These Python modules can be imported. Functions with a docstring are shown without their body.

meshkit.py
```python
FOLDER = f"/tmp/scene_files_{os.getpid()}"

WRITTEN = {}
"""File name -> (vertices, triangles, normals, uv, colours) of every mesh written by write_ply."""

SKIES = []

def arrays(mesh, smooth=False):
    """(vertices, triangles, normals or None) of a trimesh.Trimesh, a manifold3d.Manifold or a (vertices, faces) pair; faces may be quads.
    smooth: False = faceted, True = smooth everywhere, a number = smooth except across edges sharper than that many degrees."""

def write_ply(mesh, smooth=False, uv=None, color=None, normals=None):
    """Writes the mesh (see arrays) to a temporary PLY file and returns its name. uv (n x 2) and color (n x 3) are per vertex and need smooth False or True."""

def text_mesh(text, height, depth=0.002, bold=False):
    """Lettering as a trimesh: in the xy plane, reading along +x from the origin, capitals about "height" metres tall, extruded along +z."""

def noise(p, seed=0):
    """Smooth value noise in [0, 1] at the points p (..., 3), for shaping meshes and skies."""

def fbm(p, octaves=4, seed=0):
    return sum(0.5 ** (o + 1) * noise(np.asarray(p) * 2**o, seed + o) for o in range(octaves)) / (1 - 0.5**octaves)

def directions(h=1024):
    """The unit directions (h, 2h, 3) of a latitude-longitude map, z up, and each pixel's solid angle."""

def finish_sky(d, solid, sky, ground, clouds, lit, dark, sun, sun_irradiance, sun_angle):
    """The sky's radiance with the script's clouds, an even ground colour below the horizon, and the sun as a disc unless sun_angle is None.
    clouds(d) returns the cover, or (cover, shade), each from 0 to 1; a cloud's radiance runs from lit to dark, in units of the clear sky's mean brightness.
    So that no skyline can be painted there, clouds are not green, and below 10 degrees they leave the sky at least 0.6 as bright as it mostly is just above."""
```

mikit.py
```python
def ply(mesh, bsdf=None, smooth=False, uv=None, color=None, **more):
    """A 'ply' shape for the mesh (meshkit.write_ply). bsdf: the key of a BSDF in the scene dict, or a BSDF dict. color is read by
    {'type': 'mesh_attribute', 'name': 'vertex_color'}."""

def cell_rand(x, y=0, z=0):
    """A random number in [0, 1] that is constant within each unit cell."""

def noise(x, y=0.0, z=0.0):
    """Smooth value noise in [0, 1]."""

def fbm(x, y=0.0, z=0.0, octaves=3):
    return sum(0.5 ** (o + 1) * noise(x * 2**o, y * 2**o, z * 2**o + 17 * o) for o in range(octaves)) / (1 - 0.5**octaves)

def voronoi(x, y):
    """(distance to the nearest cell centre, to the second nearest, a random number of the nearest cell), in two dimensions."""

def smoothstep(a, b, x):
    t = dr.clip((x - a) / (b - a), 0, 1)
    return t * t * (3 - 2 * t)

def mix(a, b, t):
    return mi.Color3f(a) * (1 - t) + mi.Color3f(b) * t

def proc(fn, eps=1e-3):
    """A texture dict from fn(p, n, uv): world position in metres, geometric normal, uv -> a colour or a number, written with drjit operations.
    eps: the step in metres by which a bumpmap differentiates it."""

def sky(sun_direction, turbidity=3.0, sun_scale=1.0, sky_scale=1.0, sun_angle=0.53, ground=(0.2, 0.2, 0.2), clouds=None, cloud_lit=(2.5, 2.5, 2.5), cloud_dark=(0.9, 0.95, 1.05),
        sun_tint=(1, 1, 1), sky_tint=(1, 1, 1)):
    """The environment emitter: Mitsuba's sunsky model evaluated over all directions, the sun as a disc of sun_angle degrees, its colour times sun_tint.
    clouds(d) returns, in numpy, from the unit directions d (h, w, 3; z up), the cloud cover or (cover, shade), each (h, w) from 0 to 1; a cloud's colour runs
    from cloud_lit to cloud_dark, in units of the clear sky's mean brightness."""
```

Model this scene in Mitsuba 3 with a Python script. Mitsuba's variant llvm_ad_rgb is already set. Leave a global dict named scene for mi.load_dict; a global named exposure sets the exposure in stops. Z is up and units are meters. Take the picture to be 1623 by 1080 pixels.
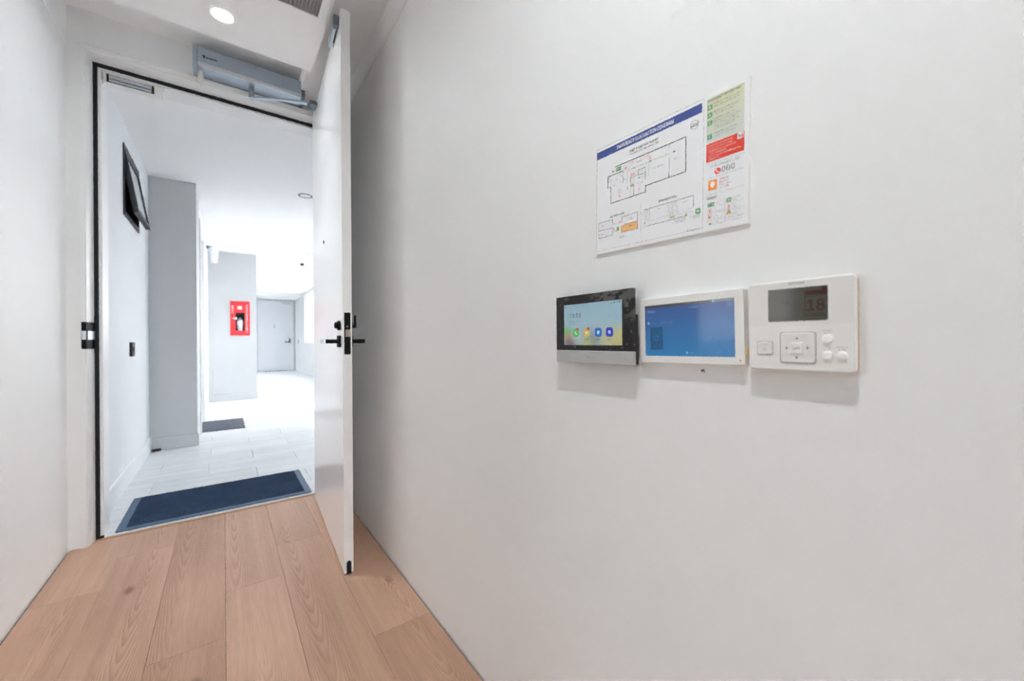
import math, random
import numpy as np, trimesh, drjit as dr, mitsuba as mi, mikit, meshkit
from shapely.geometry import Polygon, LineString, Point, box as sbox, MultiPolygon
from shapely.ops import unary_union
from shapely import affinity

random.seed(7)
T = mi.ScalarTransform4f
scene, labels = {}, {}

# ---------------------------------------------------------------- camera, sky, lights, exposure
EYE = np.array([0.0, 0.0, 0.985])
YAW, ROLL, FPX = 0.6296, -0.0067, 627.0
_fw = np.array([math.sin(YAW), math.cos(YAW), 0.0]); _r0 = np.array([math.cos(YAW), -math.sin(YAW), 0.0])
_up = -_r0 * math.sin(ROLL) + np.array([0, 0, 1.0]) * math.cos(ROLL)
scene['camera'] = {'type': 'thinlens', 'fov': math.degrees(2 * math.atan(811.5 / FPX)), 'fov_axis': 'x',
                   'to_world': T().look_at(origin=EYE.tolist(), target=(EYE + _fw).tolist(), up=_up.tolist()),
                   'aperture_radius': 0.0021, 'focus_distance': 1.0, 'near_clip': 0.02, 'far_clip': 200.0}
exposure = 4.07
SKY = 1.72
scene['sky'] = mikit.sky([0.75, -0.2, 0.62], turbidity=4.0, sun_scale=0.0, sky_scale=SKY, ground=(0.35, 0.35, 0.35),
                         clouds=lambda d: (np.ones(d.shape[:2]), 0.35 * meshkit.fbm(d * 2.5, 3, 4)),
                         cloud_lit=(2.42, 2.46, 2.52), cloud_dark=(1.62, 1.66, 1.71), sky_tint=(0.93, 1.0, 1.1))
DOWNLIGHT = (103.0, 110.0, 112.0)          # radiance of the lit downlight over the camera
DOWNLIGHT_2 = (11.5, 12.2, 12.5)        # and of the one by the door

DOWNLIGHT_2_BEAM = (0.138, 0.146, 0.150)   # and its narrow beam, in W/sr

# ---------------------------------------------------------------- materials
def lin(*c):
    c = np.array(c, float) / 255.0
    return np.where(c <= 0.04045, c / 12.92, ((c + 0.055) / 1.055) ** 2.4).tolist()


def rgb(*c):
    return {'type': 'rgb', 'value': lin(*c)}


def mat(name, col, rough=0.5, metal=0.0, spec=0.5, coat=0.0, coat_gloss=0.95):
    c = col if isinstance(col, dict) else rgb(*col)
    d = {'type': 'principled', 'base_color': c, 'roughness': rough, 'metallic': metal, 'specular': spec}
    if coat:
        d['clearcoat'] = coat; d['clearcoat_gloss'] = coat_gloss
    scene[name] = {'type': 'twosided', 'bsdf': d}
    return name


def paint_fn(a, b, s):
    a, b = lin(*a), lin(*b)
    return mikit.proc(lambda p, n, uv: mikit.mix(a, b, mikit.fbm(p.x * s + 3, p.y * s, p.z * s * 1.6, 3)))


mat('wall_paint', paint_fn((235, 236, 236), (231, 232, 232), 2.5), 0.55, spec=0.3)
mat('ceiling_paint', (243, 243, 242), 0.7, spec=0.2)
mat('hall_paint', paint_fn((205, 207, 208), (199, 201, 203), 2.0), 0.6, spec=0.25)
mat('hall_white', (226, 229, 232), 0.6, spec=0.25)
mat('frame_white', (232, 233, 233), 0.3, spec=0.5)
mat('door_white', (230, 230, 230), 0.2, spec=0.5)
mat('door_edge', (214, 212, 209), 0.45, spec=0.4)
mat('seal_black', (16, 24, 30), 0.6, spec=0.3)
mat('black_metal', (8, 8, 9), 0.5, spec=0.15)
mat('steel', (178, 186, 192), 0.32, metal=0.9)
mat('steel_bright', (205, 214, 222), 0.3, metal=0.7)
mat('alu', (172, 184, 196), 0.33, metal=0.75)
mat('alu_dark', (110, 120, 128), 0.4, metal=0.6)
mat('brass_latch', (176, 158, 146), 0.4, metal=0.6)
mat('plastic_white', (228, 227, 224), 0.35)
mat('plastic_white2', (214, 212, 208), 0.4)
mat('button_white', (223, 221, 218), 0.4)
mat('plastic_pale', (222, 222, 216), 0.4)
mat('plastic_beige', (186, 164, 142), 0.5)
mat('plastic_black', (16, 16, 17), 0.3)
mat('plastic_dark', (40, 42, 44), 0.5)
mat('silver_strip', (178, 178, 178), 0.4, metal=0.25)
mat('grille_dark', (52, 52, 52), 0.8)
mat('grille_grey', (176, 176, 174), 0.6)
mat('mat_rubber', (74, 96, 122), 0.5, spec=0.4)
mat('mat_rubber_dark', (84, 86, 92), 0.6)
mat('window_dark', (38, 42, 46), 0.4)
mat('red_paint', (224, 58, 64), 0.4)
mat('red_dark', (180, 34, 40), 0.4)
mat('white_print', (240, 240, 240), 0.5)
mat('grey_dark', (70, 74, 78), 0.5)
mat('cardboard_gap', (176, 140, 108), 0.6)
mat('rug_pale', (206, 204, 202), 0.9, spec=0.1)
mat('gap_dark', (92, 76, 66), 0.8, spec=0.1)
mat('lcd_cover', (223, 222, 219), 0.35)
mat('gap_grey', (168, 166, 163), 0.6)
mat('room_dark', (120, 122, 126), 0.8)
scene['window_glass'] = {'type': 'thindielectric', 'int_ior': 1.5}
scene['frosted'] = {'type': 'twosided', 'bsdf': {'type': 'principled', 'base_color': rgb(190, 196, 200), 'roughness': 0.25, 'specular': 0.6}}


def carpet_fn(a, b, s):
    a, b = lin(*a), lin(*b)

    def fn(p, n, uv):
        f = mikit.noise(p.x * 260, p.y * 260) * 0.55 + mikit.fbm(p.x * s, p.y * s, 0.5, 4) * 0.75 - 0.1
        return mikit.mix(a, b, dr.clip(f, 0, 1))
    return mikit.proc(fn)


mat('mat_pile', carpet_fn((36, 50, 70), (68, 86, 112), 14), 0.95, spec=0.1)
mat('mat_pile_grey', carpet_fn((74, 78, 88), (104, 108, 118), 10), 0.95, spec=0.1)


def oak_fn(p, n, uv):
    k = dr.floor(uv.x)                       # plank number; the rest of uv.x is the place across the plank
    x = (uv.x - k) - 0.1
    y = uv.y
    h1, h2, h3, h4 = (mikit.cell_rand(k, i) for i in (1, 2, 3, 4))
    xc = (h1 - 0.5) * 0.13
    wob = mikit.fbm(x * 5 + k * 7, y * 1.3, 0.3, 3) - 0.5
    fine = mikit.fbm(x * 70 + k * 3, y * 7.0, 1.7, 3) - 0.5
    kx, ky = (mikit.cell_rand(k, 7) - 0.5) * 0.13, 0.2 + mikit.cell_rand(k, 8) * 1.3
    yy = y - dr.floor(y / 1.7) * 1.7 - ky
    dk = dr.sqrt(dr.square(x - kx) + dr.square(yy * 0.45)) + wob * 0.012
    has = mikit.smoothstep(0.35, 0.45, mikit.cell_rand(k, 9))
    pull = has * dr.exp(-dr.square(dk / 0.035))
    depth = 0.012 + dr.abs(y - 0.9 - h2 * 1.2 - dr.floor(y / 1.7) * 1.7) * (0.018 + 0.03 * h3) + wob * 0.022
    r = dr.sqrt(dr.square((x - xc + wob * 0.03) * 1.1) + dr.square(depth)) + fine * 0.0028 + pull * 0.016
    ring = r * (210.0 + 90.0 * h4)
    t = ring - dr.floor(ring)
    late = mikit.smoothstep(0.15, 0.85, t) * (1 - mikit.smoothstep(0.85, 1.0, t))
    amp = mikit.smoothstep(0.36, 0.66, mikit.fbm(x * 7 + k * 11, y * 1.7, 2.2, 2))
    pores = mikit.noise(x * 620 + k * 5, y * 15, 3.3) * 0.6 + mikit.noise(x * 1100 + k * 5, y * 30, 5.3) * 0.4
    streak = mikit.fbm(x * 34 + k * 13, y * 0.7, 4.4, 4)
    blotch = mikit.fbm(x * 4 + k * 17, y * 1.6, 6.4, 3)
    knot = has * (1 - mikit.smoothstep(0.003, 0.022, dk))
    v = 0.31 + 0.23 * late * amp + 0.40 * (streak - 0.5) + 0.34 * (pores - 0.5) + 0.45 * (blotch - 0.5) + 0.42 * knot + 0.34 * (h2 - 0.5)
    c = mikit.mix(lin(211, 173, 149), lin(140, 101, 79), dr.clip(v, 0, 1))
    edge = mikit.smoothstep(0.0985, 0.0998, dr.abs(x))
    return mikit.mix(c, lin(206, 176, 152), 0.3 * edge)


mat('oak', mikit.proc(oak_fn), 0.42, spec=0.35)


def tile_fn(p, n, uv):
    k = dr.floor(uv.x)
    h = mikit.cell_rand(k, 4)
    f = mikit.fbm(p.x * 2.2 + k * 3.1, p.y * 26 + k * 1.7, 0.2, 4)
    g = mikit.fbm(p.x * 9 + k, p.y * 60, 1.2, 2)
    v = dr.clip(0.25 * h + 0.75 * f + 0.3 * (g - 0.5), 0, 1)
    return mikit.mix(lin(196, 200, 204), lin(226, 228, 230), v)


mat('tile', mikit.proc(tile_fn), 0.4, spec=0.4)
mat('grout', (170, 175, 180), 0.8, spec=0.2)
scene['vertex_tint'] = {'type': 'twosided', 'bsdf': {'type': 'principled', 'base_color': {'type': 'mesh_attribute', 'name': 'vertex_color'}, 'roughness': 0.45, 'specular': 0.4}}
scene['screen_tint'] = {'type': 'twosided', 'bsdf': {'type': 'principled', 'base_color': {'type': 'mesh_attribute', 'name': 'vertex_color'}, 'roughness': 0.07, 'specular': 0.2}}


# ---------------------------------------------------------------- helpers
def numbered(key):
    if key not in scene and key not in labels:
        return key
    i = 1
    while f'{key}_{i:03d}' in scene or f'{key}_{i:03d}' in labels:
        i += 1
    return f'{key}_{i:03d}'


def thing(name, label, cat, kind=None, group=None):
    key = numbered(name)
    labels[key] = {'label': label, 'category': cat}
    if kind: labels[key]['kind'] = kind
    if group: labels[key]['group'] = group
    return key


def put(name, mesh, m, parent=None, label=None, cat=None, kind=None, group=None, smooth=False, **kw):
    key = numbered(f'{parent}__{name}' if parent else name)
    scene[key] = mikit.ply(mesh, m, smooth=smooth, **kw)
    lab = {}
    if label: lab['label'] = label
    if cat: lab['category'] = cat
    if kind: lab['kind'] = kind
    if group: lab['group'] = group
    if lab: labels[key] = lab
    return key


def struct(name, mesh, m, label, cat, **kw):
    return put(name, mesh, m, label=label, cat=cat, kind='structure', **kw)


def bx(x0, x1, y0, y1, z0, z1, bev=0.0):
    if bev <= 0:
        b = trimesh.creation.box((x1 - x0, y1 - y0, z1 - z0))
        b.apply_translation(((x0 + x1) / 2, (y0 + y1) / 2, (z0 + z1) / 2))
        return b
    pts = []
    for sx, X in ((1, x0), (-1, x1)):
        for sy, Y in ((1, y0), (-1, y1)):
            for sz, Z in ((1, z0), (-1, z1)):
                pts += [(X + sx * bev, Y + sy * bev, Z), (X + sx * bev, Y, Z + sz * bev), (X, Y + sy * bev, Z + sz * bev)]
    return trimesh.PointCloud(pts).convex_hull


def cat_(*ms):
    return trimesh.util.concatenate(list(ms))


def diff(a, *bs):
    import manifold3d as m3
    M = lambda t: m3.Manifold(m3.Mesh(vert_properties=np.asarray(t.vertices, np.float32), tri_verts=np.asarray(t.faces, np.uint32)))
    r = M(a)
    for b in bs: r = r - M(b)
    o = r.to_mesh()
    return trimesh.Trimesh(o.vert_properties[:, :3], o.tri_verts, process=False)


def cyl(p0, p1, r, n=24, r1=None):
    p0, p1 = np.array(p0, float), np.array(p1, float)
    h = np.linalg.norm(p1 - p0); z = (p1 - p0) / h
    a = np.cross(z, [0, 0, 1] if abs(z[2]) < 0.9 else [1, 0, 0]); a /= np.linalg.norm(a); b = np.cross(z, a)
    t = np.arange(n) * 2 * np.pi / n
    ring = np.cos(t)[:, None] * a + np.sin(t)[:, None] * b
    bev = min(r * 0.12, h * 0.2); rr = r if r1 is None else r1
    pts = np.vstack([p0 + ring * (r - bev), p0 + z * bev + ring * r, p1 - z * bev + ring * rr, p1 + ring * (rr - bev)])
    return trimesh.PointCloud(pts).convex_hull


def prism(poly, h, M):
    """Polygon (2D) extruded by h along its normal, placed by the 4x4 matrix M."""
    m = trimesh.creation.extrude_polygon(poly if isinstance(poly, Polygon) else Polygon(poly), h, engine='earcut')
    m.apply_transform(M)
    return m


def frame4(o, ex, ey, ez):
    M = np.eye(4); M[:3, 0], M[:3, 1], M[:3, 2], M[:3, 3] = ex, ey, ez, o
    return M


def along_x(poly_yz, x0, x1):
    return prism(poly_yz, x1 - x0, frame4((x0, 0, 0), (0, 1, 0), (0, 0, 1), (1, 0, 0)))


def along_z(poly_xy, z0, z1):
    return prism(poly_xy, z1 - z0, frame4((0, 0, z0), (1, 0, 0), (0, 1, 0), (0, 0, 1)))


def rrect(x0, y0, x1, y1, r):
    return sbox(x0 + r, y0 + r, x1 - r, y1 - r).buffer(r, quad_segs=5)


def flat(poly, z=0.0):
    vs, fs, o = [], [], 0
    for g in getattr(poly, 'geoms', [poly]):
        if g.is_empty or g.area < 1e-9 or g.geom_type != 'Polygon': continue
        v, f = trimesh.creation.triangulate_polygon(g, engine='earcut')
        v = np.asarray(v); f = np.asarray(f)
        e = v[f]
        s = (e[:, 1, 0] - e[:, 0, 0]) * (e[:, 2, 1] - e[:, 0, 1]) - (e[:, 1, 1] - e[:, 0, 1]) * (e[:, 2, 0] - e[:, 0, 0])
        f = np.where((s < 0)[:, None], f[:, ::-1], f)
        vs.append(np.column_stack([v, np.full(len(v), z)])); fs.append(f + o); o += len(v)
    return trimesh.Trimesh(np.vstack(vs), np.vstack(fs), process=False)


def text_flat(s, h, width=None, at=(0, 0), bold=False, anchor='l'):
    """Lettering as flat faces: capitals h tall, baseline start at 'at', squeezed to 'width'."""
    m = meshkit.text_mesh(s, 1.0, 0.1, bold)
    up = m.face_normals[:, 2] > 0.9
    m.update_faces(up); m.remove_unreferenced_vertices()
    v = m.vertices.copy(); v[:, 2] = 0
    v[:, 0] -= v[:, 0].min(); w = v[:, 0].max()
    k = h if width is None else width / w
    v[:, 0] *= k; v[:, 1] *= h
    if anchor == 'c': v[:, 0] -= k * w / 2
    v[:, 0] += at[0]; v[:, 1] += at[1]
    return trimesh.Trimesh(v, m.faces, process=False)


def greek(at, width, h, seed, bold=False):
    """Lettering too small to read in the photograph: a row of letter-sized strokes in words."""
    r = random.Random(seed); x = 0; parts = []
    while x < width:
        for _ in range(r.randint(2, 8)):
            w = h * r.uniform(0.35, 0.6)
            if x + w > width: break
            hh = h * r.choice([0.7, 0.7, 0.7, 1.0])
            parts.append(sbox(at[0] + x, at[1], at[0] + x + w * 0.3, at[1] + hh))
            parts.append(sbox(at[0] + x, at[1] + (0 if r.random() < .5 else hh * 0.7), at[0] + x + w * 0.8, at[1] + hh * (0.25 if r.random() < .5 else 0.95)))
            x += w
        x += h * 0.45
    return flat(unary_union(parts).buffer(0))


def line(pts, w, cap='square'):
    return LineString(pts).buffer(w / 2, cap_style=cap, join_style='mitre')


class Sheet:
    """A flat face: plane coordinates (u right, v up, n outwards) -> world. unit: metres per plane unit."""
    def __init__(self, o, eu, ev, unit=0.001):
        self.o, self.eu, self.ev, self.k = np.array(o, float), np.array(eu, float), np.array(ev, float), unit
        self.n = np.cross(self.eu, self.ev)

    def place(self, m, off):
        v = np.asarray(m.vertices)
        w = self.o + self.k * (v[:, :1] * self.eu + v[:, 1:2] * self.ev) + (self.k * v[:, 2:3] + off) * self.n
        return trimesh.Trimesh(w, m.faces, process=False)

    def flat(self, poly, off):
        return self.place(flat(poly) if not isinstance(poly, trimesh.Trimesh) else poly, off)

    def slab(self, poly, n0, n1, bev=0.0):
        """A convex outline as a slab from n0 to n1 (plane units) with a bevelled front."""
        c = np.asarray(poly.exterior.coords)[:-1]
        rings = [np.column_stack([c, np.full(len(c), n0)])]
        if bev > 0:
            for a in (0.0, 0.5, 1.0):
                q = poly.buffer(-bev * (1 - math.cos(a * math.pi / 2))) if a else poly
                d = np.asarray(q.exterior.coords)[:-1]
                rings.append(np.column_stack([d, np.full(len(d), n1 - bev * (1 - math.sin(a * math.pi / 2)))]))
        else:
            rings.append(np.column_stack([c, np.full(len(c), n1)]))
        return self.place(trimesh.PointCloud(np.vstack(rings)).convex_hull, 0.0)


def wall_sheet(y, z, x, deg=0.0):
    a = math.radians(deg)
    return Sheet((x, y, z), (0, -math.cos(a), math.sin(a)), (0, math.sin(a), math.cos(a)))


# ---------------------------------------------------------------- large structure: the entry corridor
XL, XR, YW = -0.603, 0.607, 2.76
struct('wall_left', bx(XL - 0.12, XL, 1.05, YW + 0.2, -0.1, 2.72), 'wall_paint', 'bright white plasterboard wall on the left of the corridor', 'wall')
struct('wall_right', bx(XR, XR + 0.13, -0.12, YW + 0.01, -0.1, 2.72), 'wall_paint', 'white plasterboard wall carrying the evacuation plan and control panels', 'wall')
wf = struct('wall_front', cat_(bx(XL - 0.02, -0.556, YW, 2.95, -0.1, 2.72), bx(0.566, XR + 0.02, YW, 2.95, -0.1, 2.72), bx(-0.556, 0.566, YW, 2.95, 2.425, 2.72),
                               bx(XR + 0.13, 2.1, YW, 2.95, -0.1, 2.72)), 'wall_paint', 'white end wall around the front door frame', 'wall')
# ceiling: a lowered bulkhead with the return air grille, a higher recess over the door, a strip by the right wall
GX0, GX1, GY0, GY1 = -0.26, 0.34, 1.28, 1.885
bulk = diff(bx(XL, 0.38, -4.6, 2.29, 2.40, 2.72), bx(GX0, GX1, GY0, GY1, 2.39, 2.52))
struct('ceiling', bulk, 'ceiling_paint', 'lowered white plasterboard bulkhead of the corridor ceiling', 'ceiling')
struct('ceiling_recess', bx(XL, 0.40, 2.29, YW, 2.60, 2.72), 'ceiling_paint', 'raised white ceiling strip over the front door', 'ceiling')
struct('ceiling_right', bx(0.38, XR, -0.12, YW, 2.485, 2.72), 'ceiling_paint', 'raised white ceiling strip along the right wall', 'ceiling')
struct('ceiling_living', cat_(bx(0.38, 4.5, -4.6, -0.12, 2.40, 2.72), bx(-3.2, XL, -4.6, 1.05, 2.40, 2.72), bx(-3.2, XL - 0.11, 1.05, 2.9, 2.40, 2.72)), 'ceiling_paint', 'white ceiling of the living room behind the camera', 'ceiling')
struct('trim_1', bx(XR - 0.012, XR + 0.01, -0.12, YW, 2.355, 2.486, 0.002), 'wall_paint', 'flat white cornice band at the top of the right wall', 'cornice')
struct('trim_2', bx(XL - 0.01, XL + 0.008, 2.285, YW, 2.404, 2.602, 0.002), 'wall_paint', 'flat white band above the left wall in the ceiling recess', 'cornice')

# floor
fl = thing('floor', 'warm oak floorboards laid along the corridor', 'floor', 'structure')
put('underlay', bx(XL - 0.1, XR + 0.12, -3.0, 2.826, -0.12, -0.010), 'gap_dark', fl)
struct('floor_living', cat_(bx(-3.2, XL - 0.1, -4.6, 2.9, -0.12, 0.0), bx(XR + 0.12, 4.5, -4.6, -0.1, -0.12, 0.0), bx(XL - 0.1, XR + 0.12, -4.6, -3.0, -0.12, 0.0)), 'rug_pale', 'pale carpeted floor of the living room behind the camera', 'floor')
BOARD = {-3: 2.243, -2: 2.527, -1: 1.634, 0: 1.925, 1: 2.222, 2: 1.342}      # first butt joint of each row, boards 1.5 m long
bn = 0
for row, yb in BOARD.items():
    x0, x1 = max(row * 0.2, XL + 0.007), min((row + 1) * 0.2, XR - 0.006)
    if row == 2: x1 = XR - 0.006
    ys = [yb + 1.5 * k for k in range(-4, 3)]
    for a, b in zip(ys[:-1], ys[1:]):
        a, b = max(a, -3.0), min(b, 2.812)
        if b - a < 0.02: continue
        m = bx(x0 + 0.0004, x1 - 0.0004, a + 0.0004, b - 0.0004, -0.010, 0.0, 0.0008)
        v = np.asarray(m.vertices); bn += 1
        uv = np.column_stack([bn * 1.0 + np.clip(v[:, 0] - row * 0.2, 0.0005, 0.2095), v[:, 1] + 1.37 * bn])
        put('board', m, 'oak', fl, uv=uv)
struct('trim_3', bx(-0.52, 0.522, 2.812, 2.832, -0.010, 0.004, 0.0015), 'cardboard_gap', 'pale timber threshold strip under the front door', 'threshold')

# front door frame: pressed metal, rebated, with a black seal
fr = thing('trim_4', 'white pressed metal frame of the front door', 'door frame', 'structure')
left = [(-0.602, 2.752), (-0.540, 2.752), (-0.535, 2.757), (-0.5205, 2.83), (-0.497, 2.83), (-0.494, 2.835), (-0.494, 2.958), (-0.500, 2.962), (-0.602, 2.962)]
right = [(0.606, 2.752), (0.513, 2.752), (0.508, 2.757), (0.503, 2.83), (0.497, 2.83), (0.4955, 2.833), (0.4955, 2.958), (0.4985, 2.962), (0.606, 2.962)]
head = [(2.752, 2.428), (2.752, 2.412), (2.757, 2.406), (2.83, 2.391), (2.83, 2.368), (2.835, 2.365), (2.958, 2.365), (2.962, 2.371), (2.962, 2.428)]
put('jamb', along_z(Polygon(left).intersection(sbox(-0.56, 2.7, 0, 3)), 0.0, 2.428), 'frame_white', fr)
put('jamb', along_z(Polygon(right).intersection(sbox(0, 2.7, 0.57, 3)), 0.0, 2.428), 'frame_white', fr)
put('head', along_x(Polygon(head), -0.556, 0.566), 'frame_white', fr)
put('cap_line', bx(-0.56, 0.57, 2.748, 2.76, 2.428, 2.437, 0.001), 'frame_white', fr)
put('door_seal', cat_(bx(-0.5215, -0.5065, 2.822, 2.831, 0.0, 2.391), bx(0.4985, 0.504, 2.822, 2.831, 0.0, 2.391), bx(-0.5215, 0.504, 2.822, 2.831, 2.376, 2.3925)), 'seal_black', fr, label='black rubber seal')
put('seal_foot', bx(-0.512, -0.494, 2.826, 2.842, 0.0, 0.016, 0.002), 'seal_black', fr)
# strike plate
sp = thing('strike_plate', 'black strike plate with a bright keeper on the left door jamb', 'strike plate')
spx = lambda y: -0.535 + (y - 2.757) * (0.0145 / 0.073)
def on_jamb(y0, y1, z0, z1, t, o=0.0):
    pts = []
    for y in (y0, y1):
        for z in (z0, z1):
            pts += [(spx(y) + o, y, z), (spx(y) + o + t, y - t * 0.2, z)]
    return trimesh.PointCloud(pts).convex_hull
put('plate', cat_(on_jamb(2.757, 2.822, 0.958, 1.088, 0.0025), bx(-0.552, -0.5345, 2.7495, 2.752, 0.958, 1.088)), 'black_metal', sp)
put('keeper', cat_(on_jamb(2.757, 2.818, 1.003, 1.045, 0.0012, 0.0025), bx(-0.5505, -0.536, 2.7485, 2.7496, 1.003, 1.045)), 'steel_bright', sp, label='bright steel keeper')
put('seal_block', bx(-0.5225, -0.5055, 2.8195, 2.823, 0.938, 1.118, 0.001), 'seal_black', sp)

# room behind the camera: the wide opening daylight comes through
struct('wall_rear', cat_(bx(-3.2, 4.5, -4.75, -4.6, -0.1, 0.05), bx(-3.2, 4.5, -4.75, -4.6, 2.32, 2.72), bx(-3.2, -0.6, -4.75, -4.6, 0.05, 2.32), bx(1.33, 4.5, -4.75, -4.6, 0.05, 2.32)),
       'wall_paint', 'white balcony wall of the living room behind the camera', 'wall')
struct('wall_living', cat_(bx(4.5, 4.6, -4.75, 0.0, -0.1, 2.72), bx(XR, 4.6, -0.12, 0.0, -0.1, 2.72)), 'wall_paint', 'white living room walls behind the camera', 'wall')
struct('wall_bedroom', cat_(bx(-3.3, -3.2, -4.75, 1.45, -0.1, 2.72), bx(-3.3, -3.2, 2.68, 2.9, -0.1, 2.72), bx(-3.3, -3.2, 1.45, 2.68, -0.1, 0.6), bx(-3.3, -3.2, 1.45, 2.68, 1.7, 2.72), bx(-3.3, XL - 0.12, 2.82, 2.94, -0.1, 2.72)), 'wall_paint', 'white side walls of the living room behind the camera', 'wall')
w5 = thing('window_5', 'bright window of the side room left of the camera', 'window', 'structure')
put('frame', cat_(bx(-3.27, -3.22, 1.45, 1.49, 0.6, 1.7), bx(-3.27, -3.22, 2.64, 2.68, 0.6, 1.7), bx(-3.27, -3.22, 2.43, 2.47, 0.6, 1.7), bx(-3.27, -3.22, 1.45, 2.68, 0.6, 0.64), bx(-3.27, -3.22, 1.45, 2.68, 1.66, 1.7)), 'grey_dark', w5)
put('pane', bx(-3.25, -3.249, 1.49, 2.43, 0.64, 1.66), 'window_glass', w5); put('pane', bx(-3.25, -3.249, 2.47, 2.64, 0.64, 1.66), 'window_glass', w5)
sd = thing('window_1', 'sliding balcony doors of the living room behind the camera', 'window', 'structure')
put('frame', cat_(*[bx(x - 0.03, x + 0.03, -4.70, -4.64, 0.05, 2.32, 0.004) for x in (-0.57, 0.365, 1.3)], bx(-0.6, 1.33, -4.70, -4.64, 2.26, 2.32, 0.004), bx(-0.6, 1.33, -4.70, -4.64, 0.05, 0.11, 0.004)), 'grey_dark', sd)
for x0, x1 in ((-0.54, 0.335), (0.395, 1.27)):
    put('pane', bx(x0, x1, -4.672, -4.671, 0.11, 2.26), 'window_glass', sd)

# ---------------------------------------------------------------- large structure: the common hall outside
HC, HX0, HX1, HY = 2.51, -0.55, 2.0, 15.55
WY0, WY1, WZ0, WZ1 = 3.735, 4.325, 1.865, 2.355
struct('wall_hall_left', diff(bx(HX0 - 0.4, HX0, 2.95, 4.85, -0.1, 2.72), bx(HX0 - 0.3, HX0 + 0.05, WY0, WY1, WZ0, WZ1)), 'hall_white', 'pale wall of the hall with a small high window', 'wall')
struct('wall_hall_return', bx(HX0 - 0.4, -0.208, 4.845, 5.40, -0.1, 2.72), 'hall_paint', 'grey wall return in the hall, beside the small high window', 'wall')
struct('wall_hall_side', cat_(bx(-0.6, -0.208, 6.42, 8.2, -0.1, 2.72), bx(-0.6, -0.208, 5.40, 6.42, 2.30, 2.72), bx(-0.6, -0.45, 5.40, 6.42, -0.1, 2.30)), 'hall_white', 'pale hall wall around the neighbour side door', 'wall')
struct('wall_hall_cabinet', diff(bx(-0.6, 0.464, 8.2, 11.6, -0.1, 2.72), bx(0.135, 0.325, 8.1, 8.33, 1.14, 1.51)), 'hall_paint', 'pale grey hall wall holding the red extinguisher cabinet', 'wall')
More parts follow.
